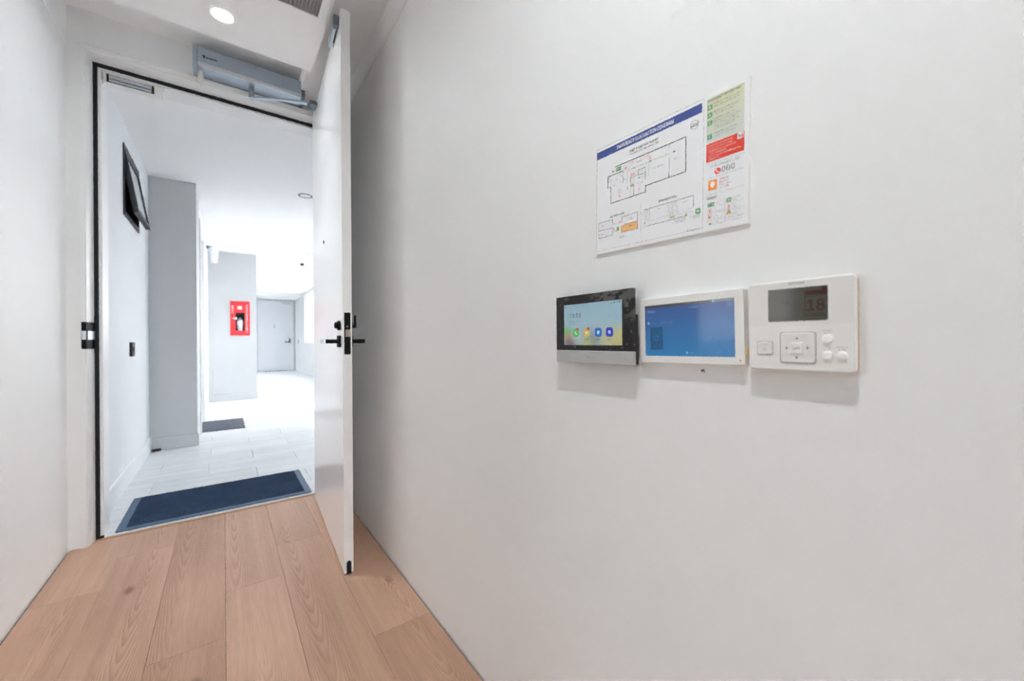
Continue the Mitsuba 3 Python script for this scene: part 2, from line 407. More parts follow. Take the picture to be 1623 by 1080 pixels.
struct('wall_hall_end', bx(-2.2, 2.2, HY, HY + 0.15, -0.1, 2.72), 'hall_paint', 'end wall of the hall around the far white door', 'wall')
struct('ceiling_hall', cat_(bx(-2.2, 2.2, 2.94, HY + 0.1, HC, 2.74), bx(0.4, 2.1, 14.2, HY + 0.05, 2.43, HC + 0.01)), 'ceiling_paint', 'white ceiling of the common hall', 'ceiling')
HW0, HW1 = 5.0, 13.55
struct('wall_hall_alcove', cat_(bx(-2.2, -2.0, 11.4, HY + 0.1, -0.1, 0.6), bx(-2.2, -2.0, 11.4, HY + 0.1, 2.4, 2.72), bx(-2.2, -2.0, 11.4, 13.5, 0.6, 2.4), bx(-2.2, -2.0, 15.2, HY + 0.1, 0.6, 2.4), bx(-2.2, -0.5, 11.45, 11.6, -0.1, 2.72)), 'hall_white', 'pale walls of the side lobby at the far end of the hall', 'wall')
w4 = thing('window_4', 'window of the side lobby at the far end of the hall', 'window', 'structure')
put('frame', cat_(bx(-2.12, -2.07, 13.5, 15.2, 0.6, 0.65), bx(-2.12, -2.07, 13.5, 15.2, 2.35, 2.4)), 'frame_white', w4)
put('pane', bx(-2.1, -2.099, 13.5, 15.2, 0.65, 2.35), 'window_glass', w4)
struct('wall_hall_right', cat_(bx(HX1, HX1 + 0.2, 2.9, HW0, -0.1, 2.72), bx(HX1, HX1 + 0.2, HW0, HW1, -0.1, 0.95), bx(HX1, HX1 + 0.2, HW0, HW1, 2.47, 2.72), bx(HX1, HX1 + 0.2, HW1, HY + 0.1, -0.1, 2.72)), 'hall_paint', 'pale hall wall below and beside the long bright window', 'wall')
hw = thing('window_2', 'long overexposed window along the right side of the hall', 'window', 'structure')
my = np.linspace(HW0, HW1, 6)
put('frame', cat_(*[bx(HX1 + 0.06, HX1 + 0.11, y - 0.025, y + 0.025, 0.95, 2.47) for y in my], bx(HX1 + 0.06, HX1 + 0.11, HW0, HW1, 0.95, 0.99), bx(HX1 + 0.06, HX1 + 0.11, HW0, HW1, 2.43, 2.47)), 'frame_white', hw)
for a, b in zip(my[:-1], my[1:]):
    put('pane', bx(HX1 + 0.083, HX1 + 0.084, a + 0.025, b - 0.025, 0.99, 2.43), 'window_glass', hw)
# hall floor of long pale tiles
hf = thing('floor_hall', 'pale grey stone look tiles of the common hall', 'floor', 'structure')
put('bed', bx(-2.2, 2.2, 2.826, HY + 0.1, -0.12, -0.010), 'grout', hf)
tn = 0
for j in range(43):
    y0, y1 = 2.834 + 0.3 * j, 2.834 + 0.3 * (j + 1)
    x = 0.2 - 1.2 + (0.3 if j % 2 else 0.0)
    while x < HX1:
        a, b = max(x, HX0 - 0.01), min(x + 0.6, HX1)
        limit = -0.55 if y0 < 4.9 else (-0.45 if y0 < 8.2 else (0.45 if y0 < 11.5 else -0.1))
        a = max(a, limit)
        if b - a > 0.02:
            m = bx(a + 0.001, b - 0.001, y0 + 0.001, min(y1, HY) - 0.001, -0.010, -0.0005 * (tn % 3) * 0.3, 0.001)
            tn += 1
            v = np.asarray(m.vertices)
            put('tile', m, 'tile', hf, uv=np.column_stack([np.full(len(v), tn + 0.5) + v[:, 0] * 1e-3, v[:, 1] * 1e-3]))
        x += 0.6
# skirtings of the hall
def skirting(n, m, label, mt='hall_paint'):
    struct(n, m, mt, label, 'skirting')
skirting('baseboard_hall_left', bx(HX0 - 0.01, HX0 + 0.014, 2.96, 4.845, 0.0, 0.13, 0.003), 'white skirting of the hall wall below the small window', 'hall_white')
skirting('baseboard_hall_return', bx(HX0 + 0.014, -0.196, 4.831, 4.86, 0.0, 0.115, 0.003), 'grey skirting at the foot of the grey wall return')
skirting('baseboard_hall_cabinet', bx(-0.208, 0.476, 8.186, 8.21, 0.0, 0.115, 0.003), 'grey skirting under the red extinguisher cabinet')
put('door_stop', cat_(bx(-0.53, -0.47, 4.80, 4.832, 0.0, 0.018, 0.003)), 'plastic_black', label='small black door stop at the foot of the grey return', cat='door stop')

# small high awning window in the hall
aw = thing('window_3', 'small dark framed awning window standing ajar high on the hall wall', 'window', 'structure')
def ring_y(x0, x1, y0, y1, z0, z1, w):
    return cat_(bx(x0, x1, y0, y0 + w, z0, z1), bx(x0, x1, y1 - w, y1, z0, z1), bx(x0, x1, y0 + w, y1 - w, z0, z0 + w), bx(x0, x1, y0 + w, y1 - w, z1 - w, z1))
put('frame', ring_y(HX0 - 0.09, HX0 + 0.008, WY0, WY1, WZ0, WZ1, 0.035), 'window_dark', aw)
put('back_panel', bx(HX0 - 0.3, HX0 - 0.29, WY0, WY1, WZ0, WZ1), 'plastic_black', aw)
sash = ring_y(-0.014, 0.014, WY0 + 0.03, WY1 - 0.03, WZ0 - WZ1 + 0.06, 0.0, 0.034)
pane = bx(-0.004, 0.004, WY0 + 0.06, WY1 - 0.06, WZ0 - WZ1 + 0.09, -0.03)
tilt = trimesh.transformations.rotation_matrix(math.radians(-9), (0, 1, 0))
for m, n, mt in ((sash, 'sash', 'window_dark'), (pane, 'pane', 'frosted')):
    m.apply_transform(tilt); m.apply_translation((HX0 - 0.005, 0, WZ1 - 0.035))
    put(n, m, mt, aw)

# ---------------------------------------------------------------- the open front door
DO, DD = np.array([0.404, 1.765, 0.0]), np.array([0.0535, 0.975, 0.0]) / math.hypot(0.0535, 0.975)
DT = np.array([DD[1], -DD[0], 0.0])
DM = frame4(DO, DD, DT, (0, 0, 1))         # local: s along the leaf from the lock edge, t through its thickness, z up
def dl(m):
    m = m.copy(); m.apply_transform(DM)
    if np.linalg.det(DM[:3, :3]) < 0: m.invert()
    return m
dr_ = thing('door_1', 'white gloss front door standing open with black lever and lock', 'door', 'structure')
put('leaf', dl(bx(0.0, 0.983, 0.0, 0.038, 0.006, 2.392, 0.0012)), 'door_white', dr_)
put('lock_plate', dl(bx(-0.0012, 0.002, 0.0065, 0.0315, 0.931, 1.108)), 'black_metal', dr_, label='black lock faceplate')
put('latch', dl(trimesh.PointCloud([(-0.001, 0.011, 1.005), (-0.001, 0.029, 1.005), (-0.001, 0.011, 1.036), (-0.001, 0.029, 1.036), (-0.010, 0.024, 1.005), (-0.010, 0.029, 1.005), (-0.010, 0.024, 1.036), (-0.010, 0.029, 1.036)]).convex_hull), 'brass_latch', dr_, label='metal latch bolt')
put('latch_pin', dl(cyl((-0.002, 0.018, 1.049), (0.001, 0.018, 1.049), 0.003, 12)), 'brass_latch', dr_)
def lever(side):
    f = 0.0 if side < 0 else 0.038
    o = lambda t: f + side * t
    lo, hi = sorted((o(0.0), o(0.010)))
    rose = bx(0.034, 0.084, lo, hi, 0.961, 1.011, 0.002)
    k = put('lever', dl(rose), 'black_metal', dr_, label='black square rose lever')
    lo, hi = sorted((o(0.008), o(0.062)))
    put('neck', dl(cyl((0.059, lo, 0.986), (0.059, hi - 0.004, 0.986), 0.0085, 20)), 'black_metal', k)
    lo, hi = sorted((o(0.045), o(0.064)))
    put('grip', dl(bx(0.049, 0.175, lo, hi, 0.9775, 0.9955, 0.002)), 'black_metal', k)
    return k
kl = lever(-1); lever(1)
put('grip_face', dl(bx(0.0488, 0.175, -0.0645, -0.0585, 0.9773, 0.9957, 0.001)), 'steel_bright', kl, label='bright outer face of the lever')
k = put('lock_cylinder', dl(cyl((0.059, -0.0105, 1.055), (0.059, 0.0, 1.055), 0.021, 28)), 'black_metal', dr_)
put('barrel', dl(cyl((0.059, -0.022, 1.055), (0.059, -0.009, 1.055), 0.013, 24)), 'black_metal', k)
k = put('thumb_turn', dl(cyl((0.059, 0.038, 1.055), (0.059, 0.048, 1.055), 0.021, 28)), 'black_metal', dr_)
put('stem', dl(bx(0.052, 0.066, 0.046, 0.066, 1.046, 1.060, 0.001)), 'black_metal', k)
put('blade', dl(bx(0.053, 0.065, 0.058, 0.066, 1.046, 1.101, 0.001)), 'black_metal', k)
put('drop_seal', dl(prism(Polygon([(0.010, 0.0), (0.029, 0.0), (0.029, 0.046), (0.026, 0.053), (0.0195, 0.056), (0.013, 0.053), (0.010, 0.046)]), 0.006, frame4((-0.0012, 0, 0.002), (0, 1, 0), (0, 0, 1), (1, 0, 0)))), 'seal_black', dr_, label='black drop seal end at the foot of the lock edge')
put('peephole', dl(cyl((0.515, -0.004, 1.513), (0.515, 0.0, 1.513), 0.0075, 16)), 'black_metal', dr_, label='small black peephole')
k = put('armature_plate', dl(bx(0.035, 0.19, -0.021, -0.006, 2.336, 2.378, 0.002)), 'steel', dr_, label='steel magnetic lock plate near the top of the leaf')
put('end_block', dl(bx(0.030, 0.062, -0.0215, -0.001, 2.335, 2.379, 0.003)), 'alu_dark', k)
put('stand_off', dl(bx(0.07, 0.17, -0.006, 0.0, 2.348, 2.366)), 'plastic_dark', k)
for z in (0.22, 1.2, 2.18):
    put('hinge', dl(cyl((0.988, 0.040, z - 0.05), (0.988, 0.040, z + 0.05), 0.008, 16)), 'steel', dr_)

# door closer
dc = thing('door_closer', 'silver door closer fixed above the front door with a folded arm', 'door closer')
prof = [(2.752, 2.440), (2.752, 2.541), (2.642, 2.541), (2.634, 2.533), (2.630, 2.450), (2.634, 2.443), (2.642, 2.440)]
put('body', along_x(prof, -0.1035, 0.3815), 'alu', dc)
big = Polygon(prof).buffer(0.0015, join_style='mitre').intersection(sbox(2.5, 2.4, 2.752, 2.6))
put('end_cap', along_x(big, -0.123, -0.1055), 'alu', dc)
put('end_cap', along_x(big, 0.3835, 0.400), 'alu_dark', dc)
put('core', along_x(Polygon(prof).buffer(-0.003), -0.12, 0.395), 'plastic_dark', dc)
put('edge_strip', along_x([(2.6285, 2.457), (2.6268, 2.446), (2.6325, 2.4385), (2.638, 2.4385), (2.632, 2.457)], -0.1035, 0.3815), 'steel_bright', dc, label='bright lower edge')
bs = Sheet((0, 2.6313, 2.49), (1, 0, 0), (0, 0.04, 1))
mk = [flat(Polygon([(-84, 8), (-70, 6), (-74, -8), (-79, -8)]))] + [flat(sbox(-68 + 6.2 * i, -5, -63.6 + 6.2 * i, -5 + h)) for i, h in enumerate((6, 9, 6, 9, 6, 9, 9, 7))]
put('badge', bs.place(cat_(*mk), 0.0012), 'plastic_dark', dc, label='small dark maker lettering')
put('spindle', cyl((0.135, 2.690, 2.375), (0.135, 2.690, 2.442), 0.013, 24), 'steel', dc)
put('spindle_cover', cyl((-0.092, 2.690, 2.368), (-0.092, 2.690, 2.442), 0.012, 24), 'plastic_pale', dc, label='pale spindle cover')
def bar(p0, p1, w, h):
    p0, p1 = np.array(p0, float), np.array(p1, float); L = np.linalg.norm(p1 - p0); d = (p1 - p0) / L
    s = np.cross((0, 0, 1.0), d); s /= np.linalg.norm(s)
    m = bx(0, L, -w / 2, w / 2, -h / 2, h / 2, 0.0015); m.apply_transform(frame4(p0, d, s, np.cross(d, s))); return m
put('arm', cat_(bar((0.122, 2.698, 2.380), (0.30, 2.612, 2.384), 0.020, 0.009), bar((0.29, 2.617, 2.383), (0.436, 2.545, 2.376), 0.027, 0.011)), 'alu', dc, label='folded silver arm')
put('shoe', cat_(bx(0.405, 0.443, 2.50, 2.575, 2.350, 2.372, 0.004), cyl((0.412, 2.56, 2.346), (0.412, 2.56, 2.374), 0.012, 18)), 'alu_dark', dc)
put('cable_cover', bx(0.43, 0.50, 2.735, 2.76, 2.475, 2.53, 0.003), 'plastic_dark', label='small dark cable cover on the wall right of the door closer', cat='cable cover')

# magnetic lock under the door head
ml = thing('magnetic_lock', 'slim silver magnetic lock under the door head', 'magnetic lock')
put('housing', cat_(bx(-0.490, -0.254, 2.842, 2.885, 2.316, 2.366, 0.0015)), 'frame_white', ml)
for z0, z1 in ((2.324, 2.335), (2.340, 2.356)):
    put('magnet_strip', bx(-0.470, -0.304, 2.8385, 2.8435, z0, z1), 'steel_bright', ml)
put('slot', bx(-0.474, -0.300, 2.8405, 2.8435, 2.321, 2.359), 'seal_black', ml, label='dark slot')
for x in (-0.476, -0.304):
    put('end_block', bx(x, x + 0.009, 2.8365, 2.8435, 2.320, 2.360, 0.001), 'plastic_black', ml)

# ---------------------------------------------------------------- lights and grille in the corridor ceiling
def downlight(name, x, y, z, r, label, lit, group=None):
    t = thing(name, label, 'ceiling light', group=group)
    rr = np.array([(r * 0.92, 0.001), (r * 1.13, 0.0), (r * 1.15, -0.002), (r * 1.0, -0.005), (r * 0.92, -0.004)])
    m = trimesh.creation.revolve(np.vstack([rr, rr[:1]]), sections=40); m.apply_translation((x, y, z)); m.fix_normals()
    put('rim', m, 'ceiling_paint' if lit else 'grey_dark', t)
    d = trimesh.creation.cylinder(r * 0.95, 0.002, sections=40); d.apply_translation((x, y, z - 0.0015 if lit else z))
    k = put('lens', d, 'white_print', t)
    if lit: scene[k]['emitter'] = {'type': 'area', 'radiance': {'type': 'rgb', 'value': list(lit)}}
downlight('ceiling_light', 0.002, 2.11, 2.40, 0.042, 'lit round downlight in the bulkhead in front of the door', DOWNLIGHT_2)
scene['ceiling_light_beam'] = {'type': 'spot', 'to_world': T().look_at(origin=[0.002, 2.11, 2.396], target=[0.002, 2.11, 0.0], up=[0, 1, 0]), 'intensity': {'type': 'rgb', 'value': list(DOWNLIGHT_2_BEAM)}, 'cutoff_angle': 42.0, 'beam_width': 12.0}
downlight('ceiling_light', 0.0, 0.07, 2.40, 0.030, 'lit round downlight above the camera', DOWNLIGHT)

gr = thing('air_grille', 'return air grille with a grey mesh in the corridor ceiling', 'air grille')
def ring_z(x0, x1, y0, y1, z0, z1, w):
    return cat_(bx(x0, x1, y0, y0 + w, z0, z1, 0.001), bx(x0, x1, y1 - w, y1, z0, z1, 0.001), bx(x0, x0 + w, y0 + w, y1 - w, z0, z1, 0.001), bx(x1 - w, x1, y0 + w, y1 - w, z0, z1, 0.001))
put('frame', ring_z(GX0 - 0.027, GX1 + 0.027, GY0 - 0.027, GY1 + 0.027, 2.394, 2.4015, 0.029), 'ceiling_paint', gr)
put('back', bx(GX0, GX1, GY0, GY1, 2.44, 2.445), 'grille_dark', gr)
n1, n2 = 46, 46
put('mesh', cat_(*[bx(x - 0.0012, x + 0.0012, GY0, GY1, 2.399, 2.408) for x in np.linspace(GX0, GX1, n1)], *[bx(GX0, GX1, y - 0.0012, y + 0.0012, 2.399, 2.408) for y in np.linspace(GY0, GY1, n2)]), 'grille_grey', gr, label='grey egg crate mesh', kind='stuff')

# ---------------------------------------------------------------- things in the hall
dm = thing('door_mat', 'dark blue doormat with rubber edges outside the front door', 'doormat')
put('border', diff(bx(-0.462, 0.462, 2.868, 3.418, 0.0, 0.007, 0.003), bx(-0.425, 0.425, 2.90, 3.412, 0.004, 0.02)), 'mat_rubber', dm, label='blue grey rubber border')
put('pile', cat_(bx(-0.4248, 0.4248, 2.900, 3.4118, 0.002, 0.0085, 0.002), *[bx(-0.42, 0.42, y, y + 0.006, 0.008, 0.0098) for y in np.arange(2.905, 3.40, 0.012)]), 'mat_pile', dm, label='dark blue ribbed pile', kind='stuff')
dm2 = thing('door_mat', 'grey doormat lying at the side door of the hall', 'doormat')
put('border', bx(-0.225, 0.195, 5.485, 6.20, 0.0, 0.006, 0.002), 'mat_rubber_dark', dm2)
put('pile', bx(-0.205, 0.175, 5.505, 6.18, 0.004, 0.0095, 0.002), 'mat_pile_grey', dm2)

db = thing('doorbell', 'small black doorbell plate on the pale hall wall below the window', 'doorbell')
put('plate', bx(HX0, HX0 + 0.016, 3.93, 4.035, 0.888, 0.990, 0.003), 'plastic_black', db)
put('button', bx(HX0 + 0.015, HX0 + 0.02, 3.965, 4.0, 0.92, 0.955, 0.001), 'plastic_dark', db)

d2 = thing('door_2', 'white side door of the neighbour in the hall, behind the grey mat', 'door', 'structure')
put('frame', cat_(bx(-0.30, -0.195, 5.40, 5.47, 0.0, 2.32, 0.003), bx(-0.30, -0.195, 6.36, 6.42, 0.0, 2.32, 0.003), bx(-0.30, -0.195, 5.40, 6.42, 2.27, 2.32, 0.003)), 'frame_white', d2)
put('leaf', bx(-0.31, -0.272, 5.47, 6.36, 0.008, 2.27, 0.001), 'hall_white', d2)
put('reveal_seal', bx(-0.275, -0.266, 5.47, 5.482, 0.0, 2.27), 'seal_black', d2)
put('handle', cat_(cyl((-0.272, 5.55, 1.0), (-0.225, 5.55, 1.0), 0.009, 16), bx(-0.236, -0.222, 5.54, 5.66, 0.991, 1.009, 0.003)), 'steel', d2)

fc = thing('extinguisher_cabinet', 'red fire extinguisher cabinet set in the grey hall wall', 'fire extinguisher cabinet')
face = diff(bx(0.090, 0.366, 8.186, 8.205, 1.102, 1.686, 0.002), bx(0.165, 0.290, 8.17, 8.22, 1.185, 1.487), bx(0.190, 0.258, 8.17, 8.22, 1.545, 1.605))
put('face', face, 'red_paint', fc)
put('box', cat_(bx(0.137, 0.142, 8.20, 8.32, 1.145, 1.505), bx(0.318, 0.323, 8.20, 8.32, 1.145, 1.505), bx(0.137, 0.323, 8.31, 8.32, 1.145, 1.505)), 'grey_dark', fc)
put('window', bx(0.185, 0.263, 8.192, 8.196, 1.54, 1.61), 'plastic_white2', fc, label='small pale latch window')
fs = Sheet((0.228, 8.1855, 1.394), (1, 0, 0), (0, 0, 1))
def vert_text(s, h, w, at):
    m = text_flat(s, h, w); v = m.vertices.copy(); m.vertices = np.column_stack([-v[:, 1], v[:, 0], v[:, 2]]) + [at[0], at[1], 0]; return m
put('lettering', fs.place(cat_(vert_text('FIRE EXTINGUISHER', 26, 480, (108, -245)), vert_text('FIRE', 26, 130, (-92, 90))), 0.0006), 'white_print', fc, label='white upright lettering')
put('glare_tag', fs.place(flat(Polygon([(-115, -2), (-45, 20), (-45, -25)])), 0.0007), 'white_print', fc, label='white arrow tag')
ex = thing('fire_extinguisher', 'fire extinguisher seen through the window of the red cabinet', 'fire extinguisher')
pr = np.array([(0, 1.15), (0.045, 1.15), (0.052, 1.157), (0.052, 1.345), (0.044, 1.375), (0.022, 1.392), (0.018, 1.41), (0, 1.41)])
m = trimesh.creation.revolve(pr, sections=28); m.apply_translation((0.228, 8.258, 0))
put('cylinder', m, 'steel_bright', ex, smooth=40)
m = trimesh.creation.revolve(np.array([(0.0525, 1.27), (0.053, 1.272), (0.053, 1.338), (0.0525, 1.34), (0.0525, 1.27)]), sections=28); m.apply_translation((0.228, 8.258, 0)); m.fix_normals()
put('label_band', m, 'white_print', ex)
put('valve', cat_(bx(0.212, 0.244, 8.245, 8.271, 1.405, 1.43, 0.003), bx(0.205, 0.275, 8.25, 8.266, 1.432, 1.445, 0.003)), 'plastic_black', ex)

d3 = thing('door_3', 'far white door at the end of the hall', 'door', 'structure')
put('leaf', bx(0.90, 1.945, HY - 0.045, HY - 0.005, 0.012, 2.37, 0.002), 'hall_white', d3)
put('frame', cat_(bx(1.945, 1.985, HY - 0.06, HY + 0.01, 0.0, 2.41), bx(0.86, 0.90, HY - 0.06, HY + 0.01, 0.0, 2.41), bx(0.86, 1.985, HY - 0.06, HY + 0.01, 2.37, 2.41)), 'hall_paint', d3)
put('handle', cat_(cyl((1.83, HY - 0.10, 0.99), (1.83, HY - 0.045, 0.99), 0.026, 20), bx(1.68, 1.85, HY - 0.105, HY - 0.085, 0.975, 1.005, 0.004), bx(1.80, 1.86, HY - 0.055, HY - 0.045, 0.96, 1.10, 0.003)), 'grey_dark', d3, label='dark lever handle')
put('number_plate', bx(1.36, 1.40, HY - 0.05, HY - 0.045, 1.46, 1.58), 'steel', d3)
put('closer', bx(1.60, 1.86, HY - 0.09, HY - 0.045, 2.27, 2.33, 0.006), 'plastic_white2', d3)
dm3 = thing('door_mat', 'thin dark strip mat at the foot of the far white door', 'doormat')
put('pile', bx(1.08, 1.72, HY - 0.13, HY - 0.06, 0.0, 0.012, 0.003), 'mat_pile_grey', dm3)
put('switch_plate', cat_(bx(HX1 - 0.012, HX1, 14.72, 14.80, 0.93, 1.05, 0.003)), 'grey_dark', label='small grey switch plate on the hall wall beside the far white door', cat='switch')

em = thing('wall_lamp', 'white tapered lamp high on the hall side wall', 'wall lamp')
put('bracket', bx(-0.208, -0.14, 7.53, 7.57, 2.41, 2.45, 0.004), 'alu_dark', em)
put('shade', cyl((-0.115, 7.55, 2.20), (-0.115, 7.55, 2.43), 0.040, 24, 0.062), 'white_print', em)

def hall_lamp(x, y, r, label, lit=None):
    downlight('ceiling_light', x, y, HC, r, label, lit)
hall_lamp(0.695, 4.60, 0.060, 'unlit downlight with a dark rim in the hall ceiling')
hall_lamp(1.206, 7.62, 0.060, 'unlit downlight in the hall ceiling right beside the open door edge')
hall_lamp(1.204, 10.45, 0.060, 'faint unlit downlight in the middle of the hall ceiling')
sm = thing('smoke_detector', 'white round detector on the ceiling before the far door', 'smoke detector')
m = trimesh.creation.revolve(np.array([(0, 0), (0.07, 0), (0.075, -0.015), (0.06, -0.04), (0.03, -0.055), (0, -0.057)]), sections=28); m.apply_translation((1.266, 12.15, HC)); m.fix_normals()
put('base', m, 'white_print', sm, smooth=40)
cm = thing('ceiling_sensor', 'small dark sensor on the bright hall ceiling', 'sensor')
m = trimesh.creation.revolve(np.array([(0, 0), (0.035, 0), (0.037, -0.02), (0.02, -0.045), (0, -0.05)]), sections=24); m.apply_translation((1.24, 8.62, HC)); m.fix_normals()
put('dome', m, 'plastic_dark', cm, smooth=40)

# ---------------------------------------------------------------- evacuation diagram on the right wall
ev = thing('evacuation_diagram', 'laminated emergency evacuation diagram mounted above the wall panels', 'sign')
PS = wall_sheet(0.3965, 1.256, XR, -1.099)
W2, H2 = 143.4, 104.1
put('board', PS.slab(rrect(-W2, -H2, W2, H2, 0.8), 0.0, 3.6, 0.4), 'plastic_white', ev)
mat('paper', (236, 237, 239), 0.35)
F0 = 0.0036
lay = lambda i: F0 + 0.00012 * i
put('paper', PS.flat(sbox(-141.5, -102, 141.5, 102), lay(1)), 'paper', ev)
mat('ink_blue', (66, 84, 150), 0.4); mat('ink_black', (40, 38, 38), 0.5); mat('ink_grey', (132, 130, 130), 0.5); mat('ink_red', (226, 70, 52), 0.4)
mat('ink_green', (58, 146, 78), 0.4); mat('ink_orange', (244, 150, 60), 0.4); mat('ink_tan', (240, 190, 128), 0.4); mat('ink_pink', (232, 150, 146), 0.4)
mat('ink_yellow', (240, 196, 50), 0.4); mat('ink_olive', (150, 176, 84), 0.4)
def ink(name, m, what, i, label=None, parent=None):
    """Lettering of one kind is one part; every other mark is a part of its own."""
    whole = any(w in name for w in ('text', 'letter', 'title', 'name', 'number', 'logo', 'pictogram', 'phone', 'pin'))
    pieces = [flat(x) if not isinstance(x, trimesh.Trimesh) else x for x in what]
    for piece in ([cat_(*pieces)] if whole else pieces):
        k = put(name, PS.place(piece, lay(i)), m, parent or ev, label=label)
    return k
fx0, fx1, fy0, fy1 = -141, 76, -97, 104
ink('border_line', 'ink_grey', [Polygon([(fx0 - .2, fy0 - .2), (fx1 + .2, fy0 - .2), (fx1 + .2, fy1 + .2), (fx0 - .2, fy1 + .2)], [[(fx0 + .2, fy0 + .2), (fx1 - .2, fy0 + .2), (fx1 - .2, fy1 - .2), (fx0 + .2, fy1 - .2)]])], 2)
ink('header_band', 'ink_blue', [rrect(-141.2, 83.6, 73.3, 98.0, 1.2)], 3, 'blue header band')
ink('header_lettering', 'white_print', [text_flat('EMERGENCY EVACUATION DIAGRAM', 6.4, 116.5, (-91.5, 87.6), True)], 4, 'white header lettering')
ink('logo', 'ink_black', [Point(61, 69.6).buffer(6.9).difference(Point(61, 69.6).buffer(6.3)), line([(54.5, 67.8), (59.5, 71.6), (59.5, 67.6), (56, 67.8)], .7), text_flat('22', 3.0, 5.0, (60.8, 68.2), True), line([(55.5, 67.2), (66.5, 67.6)], .5)], 3, 'round maker logo')
ink('plan_title', 'ink_black', [text_flat('UNIT 8 (SECOND FLOOR)', 3.9, 58, (-62.3, 71.2), True), text_flat('GROUND FLOOR', 3.6, 33, (-1.4, -36.3), True), text_flat('SECOND FLOOR', 3.2, 33, (-106.6, -38.0), True)], 3)
ink('plan_subtitle', 'ink_grey', [greek((-64.9, 66.0), 63, 3.0, 5, True)], 3)
ink('plan_wall', 'ink_black', [line([(-94.8, 55.9), (46.8, 56.1), (47.1, 0.3), (-28.1, 0.3)], 1.35), line([(-28.1, 1), (-28, -10.6), (-105.6, -10.8), (-105.8, 20.3), (-113, 20.6), (-113, 42.4), (-76.6, 42.0)], 1.2),
     line([(-28.8, 22.8), (-28.4, 12)], .9), line([(-76.5, 30), (-76.5, 22), (-80, 21.6)], .9), line([(-76.5, 26), (-70, 26)], .7), line([(-100, 21), (-96, 21)], .9), line([(-60.4, 25.2), (-60.3, 8), (-52.6, 7.4), (-52.5, -10.4)], .8), line([(-60.4, 25.2), (-28.8, 23.2)], .7), line([(-52.5, 8), (-52.6, 23)], .6),
     line([(-43.3, 25), (-43.3, 33), (-28.8, 33), (-28.8, 23)], .8), line([(17.15, 6), (17.15, 1)], 1.3), line([(17.6, 33), (17.2, 7)], .6), line([(17.1, 55), (17.1, 49)], .6)], 3, 'black floor plan walls')
ink('plan_line', 'ink_grey', [line([(-76.6, 42), (-76.5, 30)], .4), line([(-112, 41), (-104, 32), (-112, 32), (-112, 41), (-104, 41), (-104, 32)], .3), line([(-112, 23), (-105, 23), (-105, 29), (-112, 29)], .3), Point(-84, 27).buffer(2).difference(Point(-84, 27).buffer(1.7)),
     line([(-85, 42), (-84, 36), (-78, 33)], .3), line([(-70, 26), (-66, 19), (-60.5, 17)], .3), line([(-36, 22), (-35, 15), (-29, 13)], .3), line([(-24, 50), (-24, 55)], .3), line([(-37.2, -25.5), (-36.8, -89.8)], .35),
     line([(-30.2, -43), (-19.3, -43.4), (-19.1, -59.5), (-29.8, -59.1)], .35), line([(-30.5, -47.7), (-19.2, -48)], .35), line([(-29.8, -53), (-19.2, -53)], .35), line([(16.6, -44.6), (33.1, -44.4), (33.3, -65), (18.1, -66.1), (16.6, -44.6)], .35),
     line([(24.5, -44), (24.7, -65)], .35), line([(17, -51), (33, -51)], .35), line([(17.4, -57), (33, -57)], .35), line([(21, -57), (21, -65.5)], .35), line([(29, -44.4), (29, -51)], .35), line([(-19, -64), (60, -60)], .25), line([(33.3, -64.8), (60.9, -66.1)], .3)], 3)
ink('site_wall', 'ink_black', [line([(-30.2, -41.7), (60.6, -41.5)], .75), line([(-29.6, -71.5), (50.4, -70.8)], .75), line([(60.7, -48.4), (60.9, -60)], .9), line([(60.6, -41.5), (60.6, -45.5)], .8),
     line([(-135.1, -57.6), (-135.2, -42.3), (-101.1, -42.3), (-101, -50), (-97, -52), (-92, -52.6)], .7), line([(-135.1, -57.6), (-101, -58)], .7), line([(-135.1, -57.6), (-134.9, -72.5), (-100.7, -72), (-100.8, -60), (-97, -60), (-97, -66), (-84, -66)], .7), line([(-100.8, -57), (-104, -57)], .6),
     line([(-44.2, -57.3), (-44.3, -41.9), (-79.1, -43.1), (-79.3, -50), (-82, -52)], .7), line([(-80.2, -71.3), (-44, -71.5), (-44.2, -57.7), (-72.2, -57.7), (-75, -60), (-80.2, -60), (-80.2, -71.3)], .7)], 3)
ink('unit_highlight', 'ink_tan', [Polygon([(-80.2, -60), (-75, -60), (-72.2, -57.7), (-44.2, -57.7), (-44, -71.5), (-80.2, -71.3)])], 2, 'orange highlighted unit on the floor plan')
ink('kitchen_line', 'ink_pink', [line([(-61.5, 54.6), (-61.4, 50), (-22, 49.6), (-22, 54.9)], .4), line([(-47, 54.8), (-47, 50)], .4), line([(-38, 54.8), (-38, 50)], .4), line([(-30, 54.8), (-30, 49.8)], .4), sbox(-57.5, 51.5, -53, 53.6).difference(sbox(-57.1, 51.9, -53.4, 53.2)),
     line([(-60, 26), (-60, 31.5), (-44, 31.5), (-44, 26)], .4), line([(-52, 26), (-52, 31.5)], .4), line([(-60.2, -10), (-60.2, 7)], .3), line([(-28.1, 2), (-28.1, -6)], .5), *[line([(-128 + 6 * i, -43), (-128 + 6 * i, -49)], .3) for i in range(3)], *[line([(-128 + 6 * i, -66), (-128 + 6 * i, -72)], .3) for i in range(3)],
     line([(-68, -42.5), (-68, -48), (-56, -48)], .3), line([(-66, -66), (-66, -71)], .4), line([(-60, -66), (-60, -71)], .4), line([(-74, -62), (-64, -60)], .4)], 3)
def square(x, y, s): return sbox(x - s / 2, y - s / 2, x + s / 2, y + s / 2)
